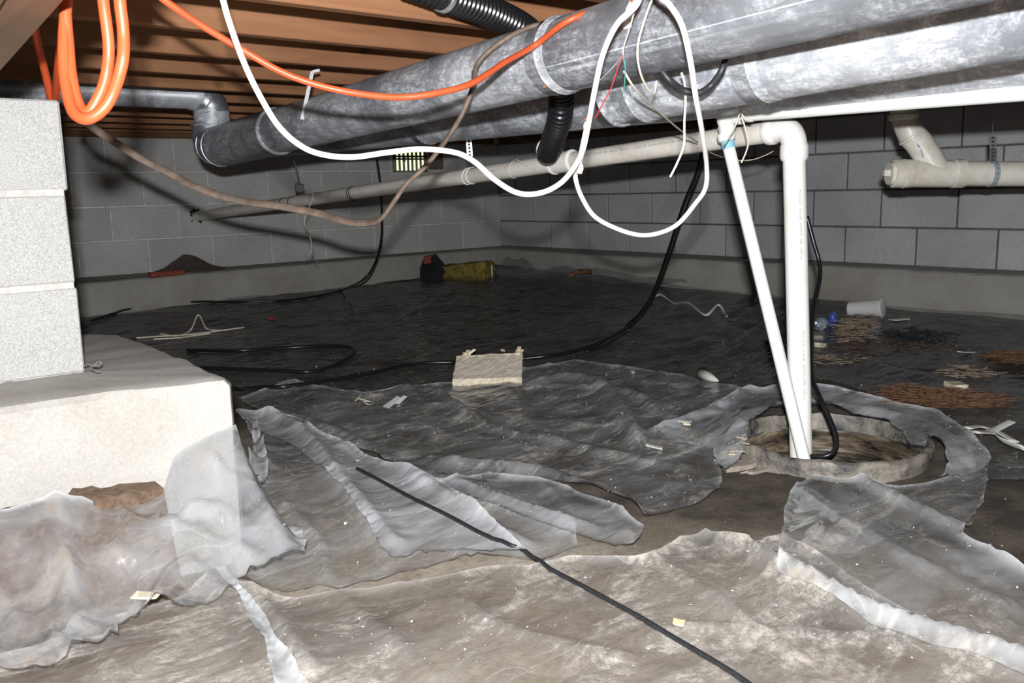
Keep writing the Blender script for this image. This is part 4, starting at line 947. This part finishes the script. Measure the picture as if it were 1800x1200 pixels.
V, Fc = tube(catmull(P, 5), .0016, 6); tag(mk('wire_tangle', V, Fc, M_cream), 'small tangle of pale pinkish wire on the sheet left of the broken board', 'wire')
P = [atd(147, 645, 1.99), atd(153, 640, 1.97), atd(160, 641, 1.95), atd(168, 643, 1.94), atd(176, 641, 1.94), atd(178, 637, 1.94), atd(172, 636, 1.94), atd(168, 640, 1.94), atd(160, 646, 1.93), atd(168, 652, 1.92), atd(177, 653, 1.92)]
P = [np.array([p[0], p[1], max(p[2], PZ+.004)]) for p in P]
V, Fc = tube(catmull(P, 5), .0016, 6); tag(mk('bent_tie_wire', V, Fc, M_grey), 'curled scrap of dark tie wire on the pad at the pillar corner', 'wire')

# ---------------------------------------------------------------- broken board
bd = thing('broken_board', hit(857, 660), 'broken piece of grey chipboard with splintered edges lying on the sheet', 'board')
c4 = [hit(797, 668, .03), hit(916, 665, .03)]; db_ = proj(c4[0])[2]; db_ -= .13; c4[0] = atd(796, 667, db_); c4[1] = atd(916, 663, db_); c4 += [atd(918, 620, db_+.15), atd(803, 626, db_+.15)]
V = []; Fc = []; nx, ny = 26, 12; rs = random.Random(3)
topv = {}
for i in range(nx+1):
    for j in range(ny+1):
        u_2, v_2 = i/nx, j/ny; p = (c4[0]*(1-u_2)+c4[1]*u_2)*(1-v_2)+(c4[3]*(1-u_2)+c4[2]*u_2)*v_2
        if j == ny: p = p+(c4[3]-c4[0])*rs.uniform(-.10, .06)*(1 if 2 < i < nx-3 else .5)
        if i in (0, nx): p = p+(c4[1]-c4[0])*rs.uniform(-.012, .012)
        topv[i, j] = len(V); V.append(p+np.array([0, 0, rs.uniform(-.0015, .0015)]))
off_ = len(V); V += [np.array(v)-np.array([0, 0, .026]) for v in V]
for i in range(nx):
    for j in range(ny): a_ = topv[i, j]; b_2 = topv[i+1, j]; c_2 = topv[i+1, j+1]; d_2 = topv[i, j+1]; Fc += [(a_, b_2, c_2, d_2), (off_+d_2, off_+c_2, off_+b_2, off_+a_)]
mk('board_face', V, Fc, M_board, bd, False)
V = []; Fc = []
per = [topv[i, 0] for i in range(nx+1)]+[topv[nx, j] for j in range(1, ny+1)]+[topv[i, ny] for i in range(nx-1, -1, -1)]+[topv[0, j] for j in range(ny-1, 0, -1)]
def bp_(k):
    i, j = divmod(k, ny+1); u_2, v_2 = i/nx, j/ny; return (c4[0]*(1-u_2)+c4[1]*u_2)*(1-v_2)+(c4[3]*(1-u_2)+c4[2]*u_2)*v_2
cb = sum(c4)/4
for k in per:
    p = bp_(k); q = p+(p-cb)*rs.uniform(.012, .03); V += [p+np.array([0, 0, .001]), q+np.array([0, 0, -.006+rs.uniform(-.004, .003)]), q+np.array([0, 0, -.020]), p+np.array([0, 0, -.027])]
n4 = len(per)
for k in range(n4):
    for j in range(3): k2 = (k+1) % n4; Fc.append((k*4+j, k*4+j+1, k2*4+j+1, k2*4+j))
mk('splintered_edge', V, Fc, M_boardE, bd, False)
for k in range(9):
    u_2 = rs.choice([rs.uniform(.15, .35), rs.uniform(.7, 1.0), .95]); p = c4[3]*(1-u_2)+c4[2]*u_2
    V, Fc = box(p+np.array([0, 0, rs.uniform(.0, .02)]), (rs.uniform(.03, .07), rs.uniform(.01, .02), .006), Matrix.Rotation(rs.uniform(-1, 1), 3, 'Z') @ Matrix.Rotation(rs.uniform(-.7, .7), 3, 'Y'), 0, .003); mk('splinter', V, Fc, M_boardE, bd, False)

# ---------------------------------------------------------------- litter on the ground
cp = thing('foam_cup', hit(1520, 556), 'white foam cup lying on its side at the foot of the cool grey block wall', 'cup')
ca, cbb = hit(1491, 552, .055), hit(1552, 554, .058); dcp = unit(cbb-ca); ca = ca; Dc = 1
ca = atd(1492, 543, proj(ca)[2]); cbb = atd(1551, 541, proj(cbb)[2]); r0, r1_ = .036, .046
V, Fc = tube([ca, ca+(cbb-ca)*.04, ca+(cbb-ca)*.97, cbb, cbb, ca+(cbb-ca)*.9, ca+(cbb-ca)*.06], [r0*.96, r0, r1_, r1_+.003, r1_-.002, r1_-.005, r0-.005], 28, True); mk('cup_wall', V, Fc, M_cup, cp)
V, Fc = ring(cbb, unit(cbb-ca), r1_, .004, 28, .004); mk('rim', V, Fc, M_cup, cp)
def flake(px, py, sx, sy, mat, name, label, cat, thick=.003, rot=None, tilt=.15, lift=.004, bendy=.3):
    p = hit(px, py, lift+thick/2); n_ = 4; V = []; Fc = []; a_ = random.uniform(0, 3) if rot is None else rot; b_2 = random.uniform(-tilt, tilt)
    for i in range(n_+1):
        for j in range(n_+1):
            x = (i/n_-.5)*sx*(1+random.uniform(-.15, .15)*(j in (0, n_))); y = (j/n_-.5)*sy*(1+random.uniform(-.15, .15)*(i in (0, n_))); z = bendy*sy*((x/sx)**2)*.5+b_2*x+sx*.25*abs(b_2)
            V.append(p+np.array([x*math.cos(a_)-y*math.sin(a_), x*math.sin(a_)+y*math.cos(a_), z]))
    o_ = len(V); V += [v-np.array([0, 0, thick]) for v in V]; m_ = n_+1
    for i in range(n_):
        for j in range(n_): k = i*m_+j; Fc += [(k, k+m_, k+m_+1, k+1), (o_+k+1, o_+k+m_+1, o_+k+m_, o_+k)]
    bd_ = [i*m_ for i in range(n_+1)]+[n_*m_+j for j in range(1, m_)]+[i*m_+n_ for i in range(n_-1, -1, -1)]+[j for j in range(n_-1, 0, -1)]
    for k in range(len(bd_)): a2, b3 = bd_[k], bd_[(k+1) % len(bd_)]; Fc.append((a2, o_+a2, o_+b3, b3))
    return tag(mk(name, V, Fc, mat, None, False), label, cat)
XA = math.atan2(EX[1]*0+rt[1], rt[0])   # direction across the picture on the ground
wrp = thing('crumpled_wrapper', hit(1455, 590), 'crumpled silver and blue wrapper beside the cream standpipe, at the far side', 'wrapper')
def crumple(c, s, mat, name, parent, sd):
    bm_ = bmesh.new(); bmesh.ops.create_icosphere(bm_, subdivisions=3, radius=1)
    V = [np.array(c)+np.array([v.co.x*s[0], v.co.y*s[1], v.co.z*s[2]])*(1+.35*noise.noise(v.co*2.2+Vector((sd, 0, 0)))+.15*noise.noise(v.co*6+Vector((0, sd, 0)))) for v in bm_.verts]
    Fc = [[v.index for v in f.verts] for f in bm_.faces]; bm_.free(); return mk(name, V, Fc, mat, parent, False)
Rx = np.array(rt)
crumple(hit(1443, 577, .02), (.035, .03, .03), M_silver, 'silver_part', wrp, 3); crumple(hit(1464, 573, .025), (.016, .022, .04), M_bluep, 'blue_part', wrp, 5)
V, Fc = tube(catmull([hit(1464, 585, .02), hit(1456, 598, .015), hit(1445, 607, .008), hit(1435, 610, .008)], 4), .006, 6, True, .3); mk('blue_strip', V, Fc, M_bluep, wrp)
V, Fc = box(hit(291, 481, .0)*0+at(293, 480, Z=BZ0+.018), (.20, .05, .03), Matrix.Rotation(.05, 3, 'Z'), .004, .004); tag(mk('brick_fragment', V, Fc, M_brick, None, False), 'red brick fragment on the footing ledge below the left wall', 'brick')
# rubble heap on the footing
V = []; Fc = []; pc = np.array([at(366, 478, Z=BZ0)[0]+.0, -.10])
nx = 24
for i in range(nx+1):
    for j in range(9):
        x = pc[0]+(i/nx-.5)*.62; y = -.005-j/8*.22; e = math.exp(-((x-pc[0])/.13)**2)
        V.append((x, y, BZ0-.004+.10*e*(1-j/8)**1.2+.010*noise.noise(Vector((x*25, y*25, 1)))*(e+.1)))
for i in range(nx):
    for j in range(8): Fc.append((i*9+j, (i+1)*9+j, (i+1)*9+j+1, i*9+j+1))
tag(mk('dirt_heap', V, Fc, simple('dark_dirt', (.14, .11, .09), .95, var=.5, vscale=40, bumps=.8)), 'dark heap of dirt on the footing ledge under the pipe hole', 'dirt')
# insulation, tar paper, stake
ins = thing('insulation_batt', hit(800, 488), 'torn yellow insulation batt lying against the far footing', 'insulation')
ia, ib = hit(758, 488, .0), hit(862, 485, .0); 
bm_ = bmesh.new(); bmesh.ops.create_cube(bm_, size=1); bmesh.ops.subdivide_edges(bm_, edges=bm_.edges, cuts=7, use_grid_fill=True); im = (ia+ib)/2; il = np.linalg.norm((ib-ia)[:2]); ang_i = math.atan2((ib-ia)[1], (ib-ia)[0])
V = []
for v in bm_.verts:
    q = v.co*1; x = q.x*il; hgt = .10+.05*(q.x+.5); z = (q.z+.5)*hgt; y = q.y*.16; nn = noise.noise(Vector((x*14, y*14, z*14)))*.018
    V.append(np.array([im[0]+x*math.cos(ang_i)-(y+nn)*math.sin(ang_i), im[1]+x*math.sin(ang_i)+(y+nn)*math.cos(ang_i), min(ia[2], ib[2])-.02+z+nn]))
mk('batt', V, [[w.index for w in f.verts] for f in bm_.faces], M_insul, ins, True); bm_.free()
tp_ = hit(760, 488); k0 = atd(738, 490, proj(tp_)[2]-.1); 
V = [hit(738, 492), hit(775, 495), atd(785, 468, proj(tp_)[2]-.08), atd(766, 446, proj(tp_)[2]), atd(746, 450, proj(tp_)[2]), atd(738, 470, proj(tp_)[2])]
V = [np.array(v) for v in V]; nb_ = unit(CAM-V[0])*.03; V2 = V+[v-nb_ for v in V]; n6 = 6
tag(mk('tar_paper_scrap', V2, [tuple(range(6)), tuple(reversed(range(6, 12)))]+[(j, 6+j, 6+(j+1) % 6, (j+1) % 6) for j in range(6)], M_tar, None, False), 'black peaked scrap of tar paper leaning on the insulation batt', 'paper')
V = [atd(744, 452, proj(tp_)[2]-.12), atd(757, 449, proj(tp_)[2]-.12), atd(758, 462, proj(tp_)[2]-.13), atd(745, 464, proj(tp_)[2]-.13)]; V += [v+unit(ray(750, 456))*.05 for v in V]
tag(mk('brick_chunk', V, [(0, 3, 2, 1), (4, 5, 6, 7)]+[(j, (j+1) % 4, 4+(j+1) % 4, 4+j) for j in range(4)], M_brick, None, False), 'reddish brick chunk caught on the tar paper scrap', 'brick')
V, Fc = tube([hit(865, 487), hit(865, 487)+np.array([0, 0, .085])], .006, 6); tag(mk('marker_stake', V, Fc, M_paper), 'short white stake at the end of the insulation batt', 'stake')
cable('bent_twig', 'dark bent stick lying on the far sheet near the room corner', [tuple(hit(1000, 489, .02)), tuple(hit(1012, 484, .035)), tuple(hit(1030, 481, .03))], .014, M_fibre, 'stick') if False else None
P = [hit(998, 491, .02), hit(1010, 488, .03), hit(1022, 485, .03), hit(1038, 483, .02)]
V, Fc = tube(catmull(P, 4), .016, 7); tag(mk('rotten_stick', V, Fc, M_fibre), 'short dark rotten stick on the far sheet near the room corner', 'stick')
# rotten wood piles: every pile is one heap of fibres nobody could count
def fibres(name, label, poly, count, L, mats, h=.02, ang=0., spread=.35, w=.004, seed=1):
    rs = random.Random(seed); P = [np.array(p, float) for p in poly]; mn = np.min(P, 0); mx = np.max(P, 0); mb = MB(); k = 0
    def inside(x, y):
        c = False
        for i in range(len(P)):
            a_, b_ = P[i], P[i-1]
            if (a_[1] > y) != (b_[1] > y) and x < (b_[0]-a_[0])*(y-a_[1])/(b_[1]-a_[1])+a_[0]: c = not c
        return c
    while k < count:
        x, y = rs.uniform(mn[0], mx[0]), rs.uniform(mn[1], mx[1])
        if not inside(x, y): continue
        k += 1; p = fpt(x, y); p = np.array([p[0], p[1], surf(p[0], p[1])+rs.uniform(.002, h)]); a_ = XA+ang+rs.gauss(0, spread); l = L*rs.uniform(.4, 1.2)
        d = np.array([math.cos(a_), math.sin(a_), rs.uniform(-.12, .12)])*l/2; s_ = np.array([-d[1], d[0], 0])/l*2*w*rs.uniform(.5, 1.5); t_ = np.array([0, 0, w*.7])
        mb.add([p-d-s_, p-d+s_, p+d*.9+s_*.6, p+d-s_*.5, p-d*.8+t_, p+d*.8+t_], [(0, 1, 4), (1, 2, 5, 4), (2, 3, 5), (3, 0, 4, 5), (0, 3, 2, 1)])
    o = mb.build(name, mats, None, False); return tag(o, label, 'wood debris', kind='stuff')
fibres('rotten_wood_fibres', 'long pile of reddish rotten wood fibres behind the sump basin', [(1545, 712), (1575, 690), (1640, 697), (1750, 712), (1765, 722), (1700, 730), (1600, 722)], 330, .12, M_fibre, .030, -.05, .14, .002, 2)
fibres('pale_wood_chips', 'rounded heap of pale split wood beside the blue wrapper', [(1462, 606), (1485, 585), (1505, 577), (1528, 585), (1530, 600), (1510, 608), (1480, 610)], 150, .10, M_fibreL, .07, -.3, .4, .003, 3)
fibres('wood_crumbs', 'scatter of brown wood crumbs between the wood heap and the wall', [(1440, 615), (1540, 608), (1700, 612), (1650, 625), (1500, 628)], 90, .05, M_fibre, .012, 0, .8, .0022, 4)
fibres('rotten_bark', 'flat slab of orange rotten bark at the far edge of the right-hand ground', [(1735, 632), (1760, 626), (1830, 640), (1900, 655), (1830, 652), (1760, 645)], 200, .12, M_fibre, .02, .1, .15, .004, 5)
fibres('wood_shreds', 'thin spread of brown shreds in front of the orange bark', [(1640, 660), (1700, 650), (1760, 665), (1740, 675), (1660, 670)], 60, .06, M_fibreL, .012, 0, .6, .003, 6)
fibres('wood_litter', 'loose brown litter just behind the cream standpipe', [(1432, 632), (1500, 628), (1540, 640), (1480, 648), (1430, 650)], 50, .05, M_fibreL, .008, 0, .7, .003, 7)
fibres('dark_soil_crumbs', 'black crumbly strip of soil behind the wood heap', [(1545, 598), (1600, 590), (1690, 600), (1640, 606), (1560, 606)], 300, .03, M_tar, .03, 0, 1.2, .004, 8)
fibres('basin_side_rubbish', 'flakes of pale rubbish in the dark dirt beside the rim of the basin', [(1270, 812), (1325, 808), (1350, 825), (1310, 832), (1268, 828)], 26, .035, M_rubble, .012, .3, .6, .006, 9)
# torn white strips
for i, (pts, lb) in enumerate((([(1700, 760), (1722, 757), (1750, 765), (1785, 785)], 'uppermost torn white strip right of the sump basin'), ([(1712, 772), (1740, 770), (1770, 756), (1778, 752)], 'torn white strip crossing over the others right of the basin'), ([(1715, 776), (1745, 778), (1760, 790), (1800, 806)], 'lowest torn white strip right of the sump basin'))):
    P = catmull([hit(x, y, .014+.007*i) for x, y in pts], 5); V, Fc = tube(P, .013, 8, True, .18, up0=(rt[0], rt[1], 0.2) if False else (0.6, .8, 0)); tag(mk('torn_strip', V, Fc, M_paper), lb, 'strip')
# pieces
V, Fc = tube([hit(1234, 667, .022), hit(1262, 674, .010)], [.028, .004], 16); tag(mk('paper_cone', V, Fc, M_paper), 'small white paper cone poking up left of the slim pipe', 'paper')
flake(258, 1050, .045, .024, M_boardE, 'wood_chip', 'pale square splinter of wood under the crumpled sheet edge', 'wood chip', .004, XA)
flake(1193, 1098, .020, .020, simple('yellow_chip', (.72, .66, .40), .8), 'yellow_chip', 'small square yellow chip on the nearest dusty sheet', 'chip', .003)
flake(1682, 681, .07, .05, M_boardE, 'wood_chip', 'blocky pale chip of wood behind the sump basin', 'wood chip', .02)
flake(1700, 622, .10, .02, M_paper, 'white_sliver', 'white sliver lying on the dark ground below the far right wall', 'sliver', .004, XA+.6)
flake(1580, 563, .08, .04, M_paper, 'paper_scrap', 'crumpled pale scrap of paper just right of the foam cup', 'paper', .004)
flake(1438, 593, .06, .04, M_rubble, 'stone_chip', 'pinkish stone chip touching the cream standpipe from behind', 'stone', .02)
flake(1442, 609, .05, .03, M_boardE, 'wood_chip', 'bright orange-tan chip of wood at the blue strip', 'wood chip', .02)
flake(1283, 800, .035, .016, simple('yellow_chip', (.70, .66, .45), .8), 'yellow_flake', 'yellowish flake on the grey sheet left of the basin rim', 'chip', .003)
flake(1300, 822, .09, .045, M_rubble, 'mortar_slab', 'flat pinkish slab of mortar in front of the basin rim, on dark dirt', 'mortar', .014, XA+.2)
flake(1345, 829, .10, .018, M_rubble, 'mortar_sliver', 'long pale sliver of mortar touching the front of the basin', 'mortar', .008, XA+.25)
flake(690, 712, .06, .035, M_cup, 'glossy_scrap', 'bright shiny scrap of film left of the broken board', 'scrap', .002, XA+.7, .5)
flake(705, 707, .04, .02, M_cup, 'glossy_scrap', 'smaller of the shiny film scraps, nearer the broken board', 'scrap', .002, XA+.9, .5)
flake(1200, 742, .05, .02, M_paper, 'leaf_scrap', 'curled pale leaf on the sheet left of the sump basin', 'leaf', .003, XA-.7, .4)
flake(1207, 747, .022, .02, simple('yellow_chip', (.70, .62, .40), .8), 'leaf_scrap', 'tiny yellow chip at the tip of the curled leaf', 'chip', .006)
flake(1112, 655, .03, .014, M_paper, 'paper_scrap', 'tiny white scrap of paper right of the broken board', 'paper', .003)
flake(1150, 788, .05, .016, M_paper, 'leaf_scrap', 'slim pale leaf on the brown middle ground', 'leaf', .003, XA-.5)
flake(478, 560, .05, .03, M_red, 'red_scrap', 'tiny red scrap on the dark sheet behind the hairpin cable', 'scrap', .004)
# torn edge of film over the far sheet
P = [hit(x, y, .02) for x, y in ((1140, 541), (1160, 540), (1185, 546), (1210, 556), (1240, 568), (1262, 560), (1274, 566), (1277, 582))]
for i in range(len(P)): P[i][2] += .03*(i % 2)+.02
V, Fc = tube(catmull(P, 6), .008, 6, True, .4); tag(mk('torn_film_edge', V, Fc, M_polyMilk), 'curled torn edge of clear film on the far sheet', 'film')
# countless specks of perlite and crumbs on the sheets
rs = random.Random(11); mb = MB(); mb2 = MB()
for k in range(2600):
    x = rs.uniform(420, 1790); y = rs.uniform(560, 1195) if rs.random() < .6 else rs.uniform(600, 850)
    if 1300 < x < 1650 and 700 < y < 840: continue
    if noise.noise(Vector((x*.006, y*.012, 3))) < -.05 and rs.random() < .8: continue
    p = fpt(x, y); p = np.array([p[0], p[1], surf(p[0], p[1])]); s_ = rs.uniform(.0010, .0034)*(1.5 if rs.random() < .06 else 1)
    Vq = [p+np.array([rs.uniform(-1, 1)*s_, rs.uniform(-1, 1)*s_, rs.uniform(0, 1.2)*s_]) for _ in range(4)]
    (mb if rs.random() < .75 else mb2).add(Vq, [(0, 1, 2), (0, 2, 3), (0, 3, 1), (1, 3, 2)])
tag(mb.build('white_specks', M_paper, None, False), 'countless white specks of grit scattered over the plastic sheets', 'grit', kind='stuff')
tag(mb2.build('brown_specks', M_fibreL, None, False), 'countless brown crumbs of wood scattered over the plastic sheets', 'grit', kind='stuff')
